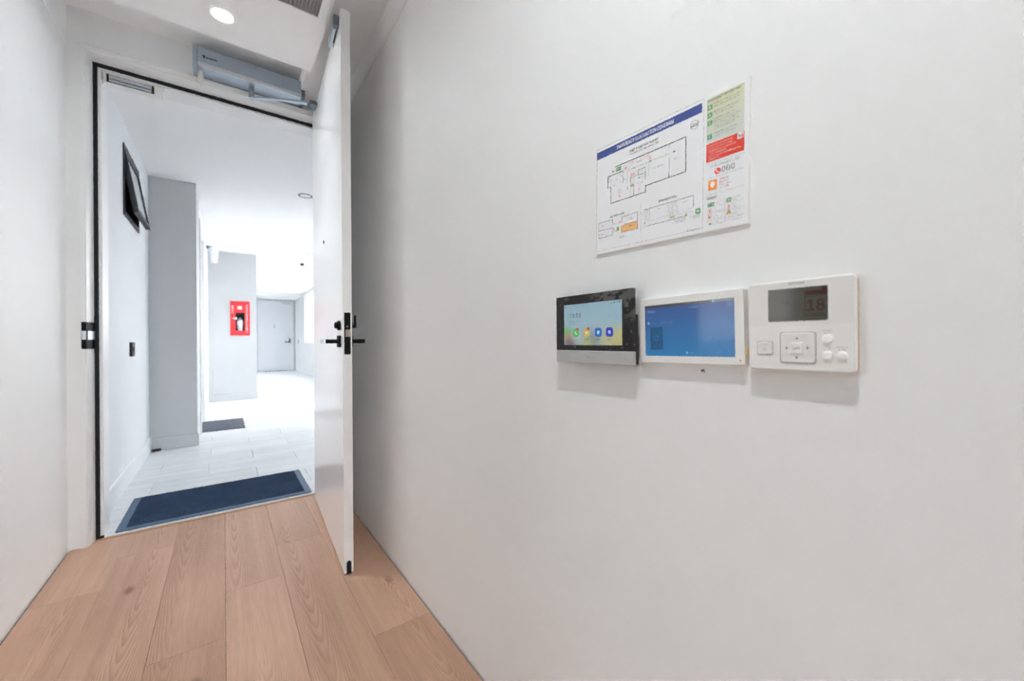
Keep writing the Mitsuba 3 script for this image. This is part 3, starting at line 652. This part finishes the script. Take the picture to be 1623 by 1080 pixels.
ink('fire_mark', 'ink_red', [square(*p, 2.4).difference(square(p[0], p[1] - .2, .7)) for p in ((-70.6, 45.8), (-19.4, 46.3), (-57.6, 28.6), (-52.6, 28.6), (-41.9, -1.9), (-84.9, -2.3))] + [sbox(-85.5, -53.5, -83.8, -50.5), sbox(-82.6, -53, -81.2, -50.6)], 4, 'small red fire equipment marks')
ink('fire_mark_frame', 'ink_pink', [square(*p, 5).difference(square(*p, 4.4)) for p in ((-70.6, 45.8), (-19.4, 46.3), (-57.6, 28.6), (-41.9, -1.9), (-84.9, -2.3))], 3)
ink('exit_path', 'ink_olive', [line([(-63.9, 40), (27, 40.1)], .55), line([(-21.9, 39.8), (-21.7, 17.6), (-42, 18.4)], .4), line([(-66.4, 40.6), (-66.1, 7)], .45), sbox(-91, -66, -85, -59), sbox(19.4, -68.4, 28.9, -66.4)], 4)
ink('exit_sign', 'ink_green', [rrect(-92.5, 46, -81.8, 53, .5).difference(Polygon([(-91, 47), (-87.4, 49.5), (-91, 52)])).difference(sbox(-86, 48.5, -83.5, 50.5)), square(68.3, -68.4, 8), square(-28.3, -65.4, 2.6), square(48.5, -69.0, 2.6), Polygon([(-67.4, 8), (-64.8, 8), (-66.1, 4)]), square(-88, -62.5, 2)], 5, 'green exit marks')
ink('exit_symbol', 'white_print', [Polygon([(66.5, -70.5), (66, -66.2), (68.3, -67.2), (70.6, -66.2), (70.2, -70.5), (68.3, -69)])], 6)
ink('arrow', 'ink_black', [Polygon([(x - 2.6 * s, y), (x + 1.6 * s, y + 1.6), (x + 1.6 * s, y - 1.6)]) for x, y, s in ((-51.9, 40, 1), (-18.9, 40.1, 1), (26.8, 40.1, -1), (-42.2, 18.6, 1), (-100.7, 48.7, 1))] + [line([(-100, 48.7), (-93, 49)], .6)], 5)
tri = Polygon([(-58.8, 8.6), (-53.6, 8.6), (-56.2, 13.2)]); tri2 = Polygon([(112, -83.6), (119, -83.6), (115.5, -77.4)])
ink('hazard_mark', 'ink_yellow', [tri, tri2], 4, 'yellow hazard triangles')
ink('hazard_edge', 'ink_black', [tri.exterior.buffer(.25), tri2.exterior.buffer(.3), line([(115.5, -79.5), (115.0, -81.2), (116, -81.2), (115.5, -82.8)], .4), line([(-56.2, 12), (-56.2, 9.6)], .4)], 5)
ink('room_names', 'ink_grey', [text_flat(s, 2.0, w, at, anchor='c') for s, w, at in (('Bath', 5.5, (-92, 30.5)), ('Main', 6, (-85, 8)), ('Bedroom', 11, (-85, 3.8)), ('Bedroom', 11, (-40, 8.2)), ('2', 1.4, (-40, 4)), ('Living/Dining', 19, (-3, 24.8)), ('Balcony', 11.5, (32.7, 26.6)), ('Kitchen', 10, (-41.4, 46.6)), ('Laundry', 6, (-36, 28.4)))]
     + [greek(at, w, h, 40 + i) for i, (at, w, h) in enumerate((((-4, -47), 8, 1.1), ((42, -47.5), 10, 1.1), ((-28, -45.8), 7, 1), ((-28, -50.6), 7, 1), ((-27, -56), 6, 1), ((-24, -62.5), 7, 1.1), ((27.5, -74.2), 21, 1.2), ((27.2, -76.6), 22, 1.2), ((32, -79), 17, 1.2), ((55, -74.5), 17, 1.1), ((57, -76.9), 15.5, 1.1), ((59, -79.2), 13, 1.1), ((50, -96), 22, 1.6), ((-85, -79), 14, 1.2), ((-84, -81.2), 11, 1.1)))], 3)
ink('unit_numbers', 'ink_black', [greek(at, w, 2.2, 70 + i, True) for i, (at, w) in enumerate((((-129, -50.5), 7), ((-129, -66.5), 7), ((-62, -51), 9), ((-62, -64), 9)))], 4)
# right column
gp = flat(Polygon([(80.4, 31.5), (135.5, 30.6), (135.0, 99.3), (80.4, 98.3)]))
vc = np.array([lin(212, 212, 178) if v[1] > 60 else lin(208, 214, 208) for v in gp.vertices])
put('procedure_panel', PS.place(gp, lay(2)), 'vertex_tint', ev, label='pale green emergency procedure panel', color=vc)
mat('ink_darkgreen', (64, 84, 40), 0.5)
ink('procedure_title', 'ink_darkgreen', [text_flat('EMERGENCY PROCEDURE', 3.4, 48, (82.1, 93.5), True)], 3)
for L, y in (('R', 85.3), ('A', 73.3), ('C', 61.4), ('E', 40.4)):
    k = ink('letter_tile', 'ink_green', [rrect(82.1, y - 3.7, 89.2, y + 3.7, .4)], 3)
    ink('letter', 'white_print', [text_flat(L, 4.6, 3.6 if L != 'E' else 3.0, (85.65, y - 2.3), True, 'c')], 4, parent=k)
rows = [('REMOVE', 87.4, 41.5, 1), ('', 83.2, 37, 0), ('ALERT', 75.2, 39, 1), ('', 71.2, 30, 0), ('CONFINE', 64.2, 35, 1), ('', 60.3, 39, 0), ('', 56.3, 36, 0), ('', 52.6, 37.5, 0), ('', 49.2, 33, 0), ('EVACUATE', 42.3, 36.5, 1), ('', 38.3, 32, 0)]
tx = []
for i, (w, y, L, b) in enumerate(rows):
    x = 91.5
    if w:
        ww = 1.75 * len(w); tx.append(text_flat(w, 1.9, ww, (x, y), True)); x += ww + 1; L -= ww + 1
    tx.append(greek((x, y), L, 1.7, 100 + i))
ink('procedure_text', 'ink_darkgreen', tx, 3)
ink('warning_panel', 'ink_red', [rrect(80.4, 2.0, 135.9, 30.2, .6)], 2, 'red warning panel')
ink('warning_text', 'white_print', [text_flat(s, 1.9, w, (84.3, y)) for s, w, y in (('In case of fire use stairs', 35.5, 25.4), ('Do not use the elevators', 35, 21.1), ('Do not panic, run or stop to', 40, 16.8), ('collect belongings', 26, 12.9), ('Do not reenter the building until', 47, 8.6), ('authorised', 15, 4.8))]
     + [Point(82.4, y + .9).buffer(.45, quad_segs=3) for y in (25.4, 21.1, 16.8, 8.6)], 3)
ink('warning_icon', 'white_print', [rrect(126.3, 20.9, 134.6, 29.8, .6)], 3)
ink('warning_pictogram', 'ink_black', [line([(127.4, 28.2), (129.6, 25.6), (128.2, 22.6)], .7), line([(130.5, 22.4), (132.2, 28.4)], .45), line([(128, 26.5), (130.4, 24.6)], .7)], 4)
ink('warning_flame', 'ink_red', [Polygon([(131.4, 22.2), (133.8, 22.2), (134, 24.6), (132.9, 26.6), (132.2, 24.8)])], 5)
ink('divider_line', 'ink_grey', [line([(81.5, y), (136.5, y)], .35) for y in (-1.4, -23, -48)] + [line([(83, y), (136.5, y)], .25) for y in (-67.4, -77.6, -88.3)] + [line([(109.3, -58.6), (109.6, -95.5)], .3)], 3)
ink('dial_text', 'ink_grey', [text_flat('In an emergency dial', 3.0, 42, (87.3, -7.2))], 3)
ink('phone_disc', 'ink_red', [Point(98.4, -15.3).buffer(4.7)], 3, 'red telephone disc')
ink('phone_symbol', 'white_print', [line([(96.3, -13.2), (97.2, -16.2), (100.2, -17.6)], 1.2), Point(96.5, -13.1).buffer(1.0), Point(100.2, -17.4).buffer(1.0)], 4)
mat('ink_brown', (74, 64, 60), 0.5)
ink('dial_number', 'ink_brown', [text_flat('000', 8.0, 18.6, (104.4, -19.2))], 3, 'large 000')
ink('app_icon', 'ink_orange', [rrect(84.2, -41.8, 97.5, -26.8, 1.6)], 3, 'orange app icon')
ink('app_pin', 'white_print', [Point(90.8, -32.6).buffer(3.9).union(Polygon([(87.4, -34.4), (94.2, -34.4), (90.8, -40)])).difference(Point(90.8, -32.4).buffer(2.6).difference(Point(90.8, -32.4).buffer(2.0)))], 4)
ink('app_text_red', 'ink_red', [text_flat('Save', 2.4, 7.6, (100.9, -29.4), True), text_flat('app', 2.2, 6.2, (101, -33.8), True), text_flat('Life', 2.4, 6, (109.5, -42.3), True)], 3)
ink('app_text', 'ink_grey', [text_flat('the', 2.2, 5, (110, -29.4)), text_flat('that', 2.2, 6, (108.6, -33.8)), text_flat('could save', 2.0, 17, (101.3, -38.2)), text_flat('your', 2.0, 6.6, (101.4, -42.3))], 3)
ink('legend_title', 'ink_black', [text_flat('LEGEND', 3.4, 15, (82.5, -55.3), True)], 3)
ink('legend_green', 'ink_green', [sbox(84, -66.4, 93.6, -60.7).difference(Polygon([(89.4, -64.4), (91.0, -64.4), (91, -65.2), (93, -63.5), (91, -61.8), (91, -62.8), (89.4, -62.8)])).difference(line([(85.4, -65.4), (86.6, -63.4), (85.8, -61.8), (88, -62.6)], .7)), sbox(111.9, -66.1, 118.8, -60.4)], 3)
ink('legend_symbol', 'white_print', [Polygon([(113.3, -65.0), (113.4, -61.8), (115.3, -62.6), (117.3, -61.8), (117.3, -65), (115.3, -63.8)])], 4)
ink('legend_red', 'ink_red', [sbox(86.2, -76, 87.6, -72.4), sbox(86.4, -72.2, 88.2, -71.6), Polygon([(85, -83.8), (88.8, -83.8), (88.6, -81.2), (85.2, -81.2)]), sbox(113.8, -73, 117, -71.6), sbox(113.8, -75.6, 117, -74.2)], 4)
ink('legend_frame', 'ink_pink', [square(87, -73.8, 6.2).difference(square(87, -73.8, 5.6)), square(87, -83, 6.2).difference(square(87, -83, 5.6)), square(115.5, -73.7, 6).difference(square(115.5, -73.7, 5.4)), line([(112, -91.8), (119, -92)], .4)], 3)
ink('legend_arrow', 'ink_black', [line([(83.8, -92.9), (88, -92.9)], .5), Polygon([(87, -94.2), (90.8, -92.9), (87, -91.6)])], 3)
ink('legend_text', 'ink_grey', [text_flat(s, 1.5, w, at) for s, w, at in (('Exit', 4.6, (96.5, -63.6)), ('Assembly', 10.5, (120.8, -61.8)), ('Area', 5.5, (120.8, -65)), ('Fire', 4, (92.6, -72.8)), ('Extinguisher', 13.5, (92.6, -76)), ('Fire', 4, (121, -72)), ('Blanket', 8.6, (121, -75.4)), ('Smoke', 7.5, (92.7, -82.2)), ('Detector / Alarm', 15.5, (92.7, -86)), ('Electrical', 10.5, (121, -80.8)), ('Board', 6.4, (121, -84.6)), ('Primary', 8, (92.8, -91.4)), ('Exit Direction', 14.5, (92.8, -95)), ('Secondary', 12, (121.1, -90.8)), ('Exit Direction', 14.6, (121.1, -94.5)))], 3)

# ---------------------------------------------------------------- black intercom with a lit screen
def yz(y, z, yc, zc): return (-(y - yc) * 1000, (z - zc) * 1000)
def gradient(sheet, x0, y0, x1, y1, nx, ny, fn, off):
    xs, ys = np.linspace(x0, x1, nx), np.linspace(y0, y1, ny)
    X, Y = np.meshgrid(xs, ys); v = np.column_stack([X.ravel(), Y.ravel(), np.zeros(X.size)])
    i, j = np.meshgrid(np.arange(nx - 1), np.arange(ny - 1)); q = (j * nx + i).ravel()
    f = np.vstack([np.column_stack([q, q + 1, q + nx + 1]), np.column_stack([q, q + nx + 1, q + nx])])
    c = np.array([fn((a - x0) / (x1 - x0), (b - y0) / (y1 - y0)) for a, b, _ in v])
    return sheet.place(trimesh.Trimesh(v, f, process=False), off), c
def mixc(a, b, t): return np.array(a) * (1 - t) + np.array(b) * t

ic = thing('intercom', 'black video intercom with a lit touch screen and silver lower strip', 'intercom')
IS = wall_sheet(0.5335, 1.0078, XR, 0.0)
IF = 26.5
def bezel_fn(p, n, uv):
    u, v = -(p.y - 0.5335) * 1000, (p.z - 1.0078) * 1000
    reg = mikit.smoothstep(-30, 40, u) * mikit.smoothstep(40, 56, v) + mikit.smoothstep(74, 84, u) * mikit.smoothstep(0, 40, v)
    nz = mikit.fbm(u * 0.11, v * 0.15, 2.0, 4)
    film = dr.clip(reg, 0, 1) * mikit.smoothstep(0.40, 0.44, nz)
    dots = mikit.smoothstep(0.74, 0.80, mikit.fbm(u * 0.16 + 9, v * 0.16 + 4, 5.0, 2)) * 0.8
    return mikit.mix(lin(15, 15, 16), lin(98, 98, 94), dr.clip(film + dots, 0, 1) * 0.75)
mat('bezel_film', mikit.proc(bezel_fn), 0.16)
put('front', IS.slab(rrect(-99.9, -43.2, 99.9, 68.5, 1.5), IF - 4.5, IF, 0.6), 'bezel_film', ic)
put('lower_strip', IS.slab(rrect(-99.9, -68.5, 99.9, -43.4, 1.5), IF - 4.5, IF, 0.6), 'silver_strip', ic, label='silver lower strip')
put('case', IS.slab(rrect(-98.5, -67.5, 100.4, 22, 2), IF - 11, IF - 4.4, 0.3), 'plastic_black', ic)
put('bracket', IS.slab(rrect(-85, -60, 84, 15, 4), 0.0, IF - 10.8, 0), 'plastic_black', ic)
blobs = [(0.05, 0.32, (128, 204, 112), .10), (0.10, 0.14, (222, 160, 110), .10), (0.12, 0.02, (110, 104, 118), .12), (0.55, 0.12, (122, 140, 170), .16), (0.42, 0.02, (196, 204, 140), .14), (0.8, 0.1, (214, 214, 170), .18), (0.97, 0.2, (214, 212, 150), .16), (0.95, 0.02, (206, 200, 140), .14), (0.62, 0.33, (206, 170, 190), .06), (0.25, 0.2, (206, 220, 226), .1)]
def ic_col(a, b):
    c = mixc(lin(176, 206, 218), lin(168, 204, 222), b)
    if b < 0.5:
        for x, y, col, r in blobs:
            w = math.exp(-(((a - x) / r) ** 2 + ((b - y) / (r * 1.4)) ** 2)) * 0.9
            c = mixc(c, lin(*col), w)
    return c
m, c = gradient(IS, -76, -33, 74.2, 50.2, 40, 26, ic_col, (IF + 0.12) / 1000)
put('screen', m, 'screen_tint', ic, label='lit pale blue touch screen', color=c)
IL = lambda i: (IF + 0.12 + 0.12 * i) / 1000
mat('lcd_text', (58, 66, 78), 0.3); mat('lcd_soft', (132, 152, 168), 0.3); mat('icon_green', (104, 206, 112), 0.2); mat('icon_yellow', (226, 206, 84), 0.2)
mat('icon_blue', (40, 130, 216), 0.2); mat('icon_indigo', (52, 72, 204), 0.2); mat('icon_red', (214, 60, 66), 0.2)
put('clock_digits', IS.place(text_flat('12:15', 7.6, 32.5, (-59.6, 23.6)), IL(1)), 'lcd_text', ic, label='clock reading 12:15')
put('status_text', IS.place(cat_(greek((-59.5, 14.6), 30, 2.2, 3), greek((-59.5, 10.2), 16, 1.8, 4), greek((-64, 45.6), 60, 1.6, 6)), IL(1)), 'lcd_soft', ic)
for g in (Polygon([(-73, 45), (-69.6, 45), (-71.3, 48)]), line([(48, 44.8), (52, 44.8), (50, 44.8), (50, 48)], .7), Polygon([(54.8, 45), (59, 45), (56.9, 48.2)]), line([(62, 47), (64, 48), (66, 47), (64, 46)], .6), line([(69, 45), (69, 48), (71.6, 48), (71.6, 45)], .8)):
    put('status_icon', IS.flat(g, IL(1)), 'lcd_text', ic)
mat('icon_fg', (226, 240, 248), 0.2)
for x, mt, sym in ((-41.4, 'icon_green', line([(-3, 2.6), (-1.4, -1.2), (2.6, -2.8)], 1.7)), (-12.4, 'icon_yellow', rrect(-3.6, -2.3, 3.6, 2.3, 1).difference(line([(-3, 1.6), (0, -.4), (3, 1.6)], .6))), (17.9, 'icon_blue', Point(0, 0).buffer(3.2).difference(Point(0, 0).buffer(.9))), (45.2, 'icon_indigo', Point(0, 0).buffer(3.0).difference(Point(0, 0).buffer(1.1)))):
    k = put('app_icon', IS.flat(affinity.translate(rrect(-8.6, -8.8, 8.6, 8.8, 5.5 if mt != 'icon_yellow' else 8), x, -8.2), IL(1)), mt, ic)
    put('symbol', IS.flat(affinity.translate(sym, x, -8.2), IL(2)), 'icon_fg', k)
    put('caption', IS.place(greek((x - 5, -22.6), 11, 1.8, int(x) + 90), IL(1)), 'lcd_text', k)
for x in (-36.6, -7.4):
    put('alert_badge', IS.flat(Point(x, -0.9).buffer(2.8), IL(3)), 'icon_red', ic)
put('strip_lettering', IS.place(text_flat('HIKVISION', 2.4, 23, (-13.5, -57.6)), IL(0)), 'ink_grey', ic)
put('microphone_hole', IS.flat(Point(81, -57).buffer(0.9), IL(0)), 'plastic_black', ic)

# ---------------------------------------------------------------- white tablet with a blue screen
tb = thing('wall_tablet', 'white wall mounted touch panel with a blue screen between the intercom and the thermostat', 'touch panel')
TS = wall_sheet(0.3455, 1.0013, XR, 0.78)
TF = 12.5
put('body', TS.slab(rrect(-87.3, -55.6, 87.3, 55.4, 2.5), 0.0, TF, 1.2), 'plastic_white', tb)
def tb_col(a, b):
    return mixc(lin(64, 140, 200), lin(76, 100, 162), b ** 1.1)
m, c = gradient(TS, -75.4, -43.4, 74.2, 42.8, 20, 20, tb_col, (TF + 0.12) / 1000)
put('screen', m, 'screen_tint', tb, label='blue touch screen', color=c)
TL = lambda i: (TF + 0.12 + 0.12 * i) / 1000
mat('tab_bar', (66, 72, 78), 0.15); mat('tab_tile', (24, 92, 142), 0.15); mat('tab_cyan', (150, 206, 232), 0.2); mat('tab_soft', (104, 152, 206), 0.2); mat('tab_line', (60, 122, 186), 0.2)
put('status_bar', TS.flat(sbox(-75.4, 38.4, 74.2, 42.8), TL(1)), 'tab_bar', tb, label='dark status bar')
hexes = []
for r in range(4):
    for q in range(6):
        cx, cy = 22 + q * 15.5 + (r % 2) * 7.7, -38 + r * 13.4
        if cx > 72 or (cx < 34 and r > 2): continue
        h = Polygon([(cx + 8.6 * math.sin(math.pi / 3 * i), cy + 8.6 * math.cos(math.pi / 3 * i)) for i in range(6)]).intersection(sbox(-75, -43, 73.8, 40))
        if h.area > 20: hexes.append(h.exterior.buffer(.22))
put('hexagon_pattern', TS.flat(unary_union(hexes), TL(1)), 'tab_line', tb, kind='stuff')
put('zone_tile', TS.flat(sbox(-65, -33, -41.2, 5.5), TL(1)), 'tab_tile', tb, label='dark blue tile on the screen')
put('fan_ring', TS.flat(Point(-54, -13).buffer(4.6).difference(Point(-54, -13).buffer(3.3)), TL(2)), 'tab_line', tb)
put('screen_lettering', TS.place(cat_(text_flat('airtouch', 3.4, 15.5, (-71, 30.6)), text_flat('Bath 1', 2.2, 9, (-63.2, 11.4)), text_flat('100%', 2.2, 7.2, (-38.5, 12.0), anchor='l')), TL(2)), 'tab_cyan', tb)
put('power_dot', TS.flat(Point(-68.2, 12.3).buffer(2.5), TL(2)), 'tab_cyan', tb)
put('minus_button', TS.flat(unary_union([Point(-42.9, 12.4).buffer(2.8).difference(Point(-42.9, 12.4).buffer(2.3)), line([(-44.2, 12.4), (-41.6, 12.4)], .4)]), TL(2)), 'tab_soft', tb)
put('plus_button', TS.flat(unary_union([Point(-25.6, 12.9).buffer(2.8).difference(Point(-25.6, 12.9).buffer(2.3)), line([(-26.9, 12.9), (-24.3, 12.9)], .4), line([(-25.6, 11.6), (-25.6, 14.2)], .4)]), TL(2)), 'tab_soft', tb)
put('faint_lettering', TS.place(cat_(greek((-66, 20), 12, 2, 31), greek((-38, 21), 6, 2, 32), greek((-66, 3.5), 10, 2, 33), greek((-38, 2), 7, 2, 34), flat(Point(-43, 22).buffer(2.4).difference(Point(-43, 22).buffer(2.1))), flat(Point(-25.6, 22).buffer(2.4).difference(Point(-25.6, 22).buffer(2.1))), flat(line([(-10, 34.5), (-7.6, 32), (-4, 32), (-2, 34.2)], .5))), TL(2)), 'tab_line', tb)
put('heading', TS.place(cat_(greek((7, 33.2), 14, 1.8, 35, True), greek((43, 39.8), 28, 1.1, 36), flat(Point(43.6, 40.6).buffer(1.6)), flat(Point(1.2, -37.5).buffer(2.0)), greek((6, -38.3), 7, 1.6, 38)), TL(3)), 'tab_cyan', tb)
put('menu_icon', TS.flat(unary_union([Point(67.4, 34.3).buffer(3.6).difference(Point(67.4, 34.3).buffer(3.1))] + [line([(65.4, y), (69.4, y)], .5) for y in (33, 34.3, 35.6)]), TL(3)), 'tab_soft', tb)
put('status_light', TS.flat(Point(81, -48.4).buffer(1.3), (TF + .1) / 1000), 'icon_red', tb, label='tiny red status light')
for v in (-6, -17, -28):
    put('side_button', TS.slab(rrect(86.6, v - 4, 88.3, v + 3, .4), 4.5, 7.5, 0.2), 'white_print', tb)
put('yellow_tag', TS.slab(rrect(86.8, -39, 89.2, -32.5, .3), 5.0, 8.0, 0.2), 'ink_yellow', tb, label='small yellow tag on the side')

# ---------------------------------------------------------------- thermostat
th = thing('thermostat', 'white square air conditioning controller with a dark display and round buttons', 'thermostat')
HS = wall_sheet(0.193, 1.002, XR, 0.0)
HF = 17.5
put('back_case', HS.slab(rrect(-56.4, -57.4, 56.8, 56.4, 4), 0.0, 10.5, 0), 'plastic_beige', th, label='beige back case')
put('body', HS.slab(rrect(-57.7, -58.6, 57.7, 58.4, 5.5), 10.0, HF, 2.2), 'plastic_white', th)
mat('lcd_glass', (84, 83, 76), 0.09, spec=0.2); mat('lcd_dark', (70, 44, 42), 0.12, spec=0.2); mat('lcd_mid', (68, 66, 61), 0.12, spec=0.2)
HL = lambda i: (HF + 0.12 * i) / 1000
put('display', HS.flat(rrect(-33.1, 5.2, 31.8, 47.8, 1.6), HL(1)), 'lcd_glass', th, label='dark grey display')
put('display_digits', HS.place(cat_(text_flat('18', 13.4, 18.0, (10.8, 17.8), True), flat(line([(8.6, 36.4), (8.6, 11.6), (31, 11.6)], .9)), flat(sbox(8.2, 37.2, 31.5, 42.6)), flat(sbox(26, 42.6, 31.5, 46.8)), flat(line([(8.6, 35.6), (31, 35.6)], .5)), greek((11, 13), 18, 2.2, 51)), HL(2)), 'lcd_dark', th, label='display digits 18')
put('display_marks', HS.place(cat_(flat(line([(-14, 29), (-11, 31), (-9, 28.5), (-13, 27.5)], .8)), flat(line([(-24.5, 25), (-24.5, 28)], .7)), greek((-31, 7.5), 11, 3, 52), greek((-14, 7.5), 9, 3, 53), flat(line([(-33, 11.8), (31, 11)], .5))), HL(2)), 'lcd_mid', th)
put('maker_lettering', HS.place(text_flat('HITACHI', 2.5, 17.4, (-9.4, 52.2), True), HL(1)), 'ink_brown', th)
put('upper_cover', HS.slab(rrect(-57.2, 0.2, 57.2, 57.9, 4.5).intersection(sbox(-56.4, 0.2, 56.4, 56.4)), HF - 1, HF + 0.08, 0.02), 'lcd_cover', th)
put('button_gap', HS.flat(rrect(-47.0, -38.7, -27.2, -20.0, 1.6), HL(0.7)), 'gap_grey', th)
put('button_gap', HS.flat(rrect(-19.6, -49.0, 20.2, -8.4, 3.4), HL(0.7)), 'gap_grey', th)
k = put('power_button', HS.slab(rrect(-46.0, -37.6, -28.2, -21.0, 1.2), HF - 1, HF + 1.8, 0.7), 'button_white', th)
put('power_symbol', HS.place(cat_(greek((-41.6, -25.4), 10, 1.5, 54, True), flat(Point(-37, -31.2).buffer(2.0).difference(Point(-37, -31.2).buffer(1.4)))), 0.0194), 'ink_grey', k)
pad = rrect(-18.4, -47.8, 19.0, -9.6, 3)
k = put('direction_pad', HS.slab(pad, HF - 1, HF + 2.0, 1.2), 'button_white', th)
for p in ([(-2.0, -17.6), (2.0, -17.6), (0, -15.2)], [(-2.0, -40.0), (2.0, -40.0), (0, -42.4)], [(-10.4, -27.0), (-10.4, -31.0), (-12.8, -29)], [(10.6, -27.0), (10.6, -31.0), (13.0, -29)]):
    put('arrow', HS.flat(Polygon(p), 0.01962), 'ink_black', k)
k = put('ok_button', HS.slab(rrect(-7.0, -36.8, 7.2, -22.0, 2), HF, HF + 3.6, 1.4), 'plastic_white', th)
put('ok_lettering', HS.place(text_flat('OK', 3.8, 8.0, (0, -31.0), False, 'c'), 0.02125), 'ink_grey', k)
for u, v, r in ((31.4, -17.6, 5.2), (31.5, -37.8, 5.2), (45.5, -37.8, 4.8)):
    k = put('round_button', HS.slab(rrect(u - r, v - r, u + r, v + r, r * 0.8), HF - 0.5, HF + 2.6, 1.8), 'white_print', th)
    put('caption', HS.place(cat_(greek((u - 5, v + 9.6), 10, 1.4, int(u * 3) + int(v)), greek((u - 4, v + 6.6), 8, 1.6, int(u * 5) + int(v))), HL(1)), 'ink_grey', k)
# small marks on the wall under the touch panel
put('wall_anchor', cat_(cyl((XR - 0.003, 0.325, 0.936), (XR, 0.325, 0.936), 0.0016, 10), cyl((XR - 0.001, 0.3225, 0.9335), (XR, 0.3225, 0.9335), 0.0008, 8)), 'plastic_dark', label='tiny dark screw left in the wall under the touch panel', cat='screw')
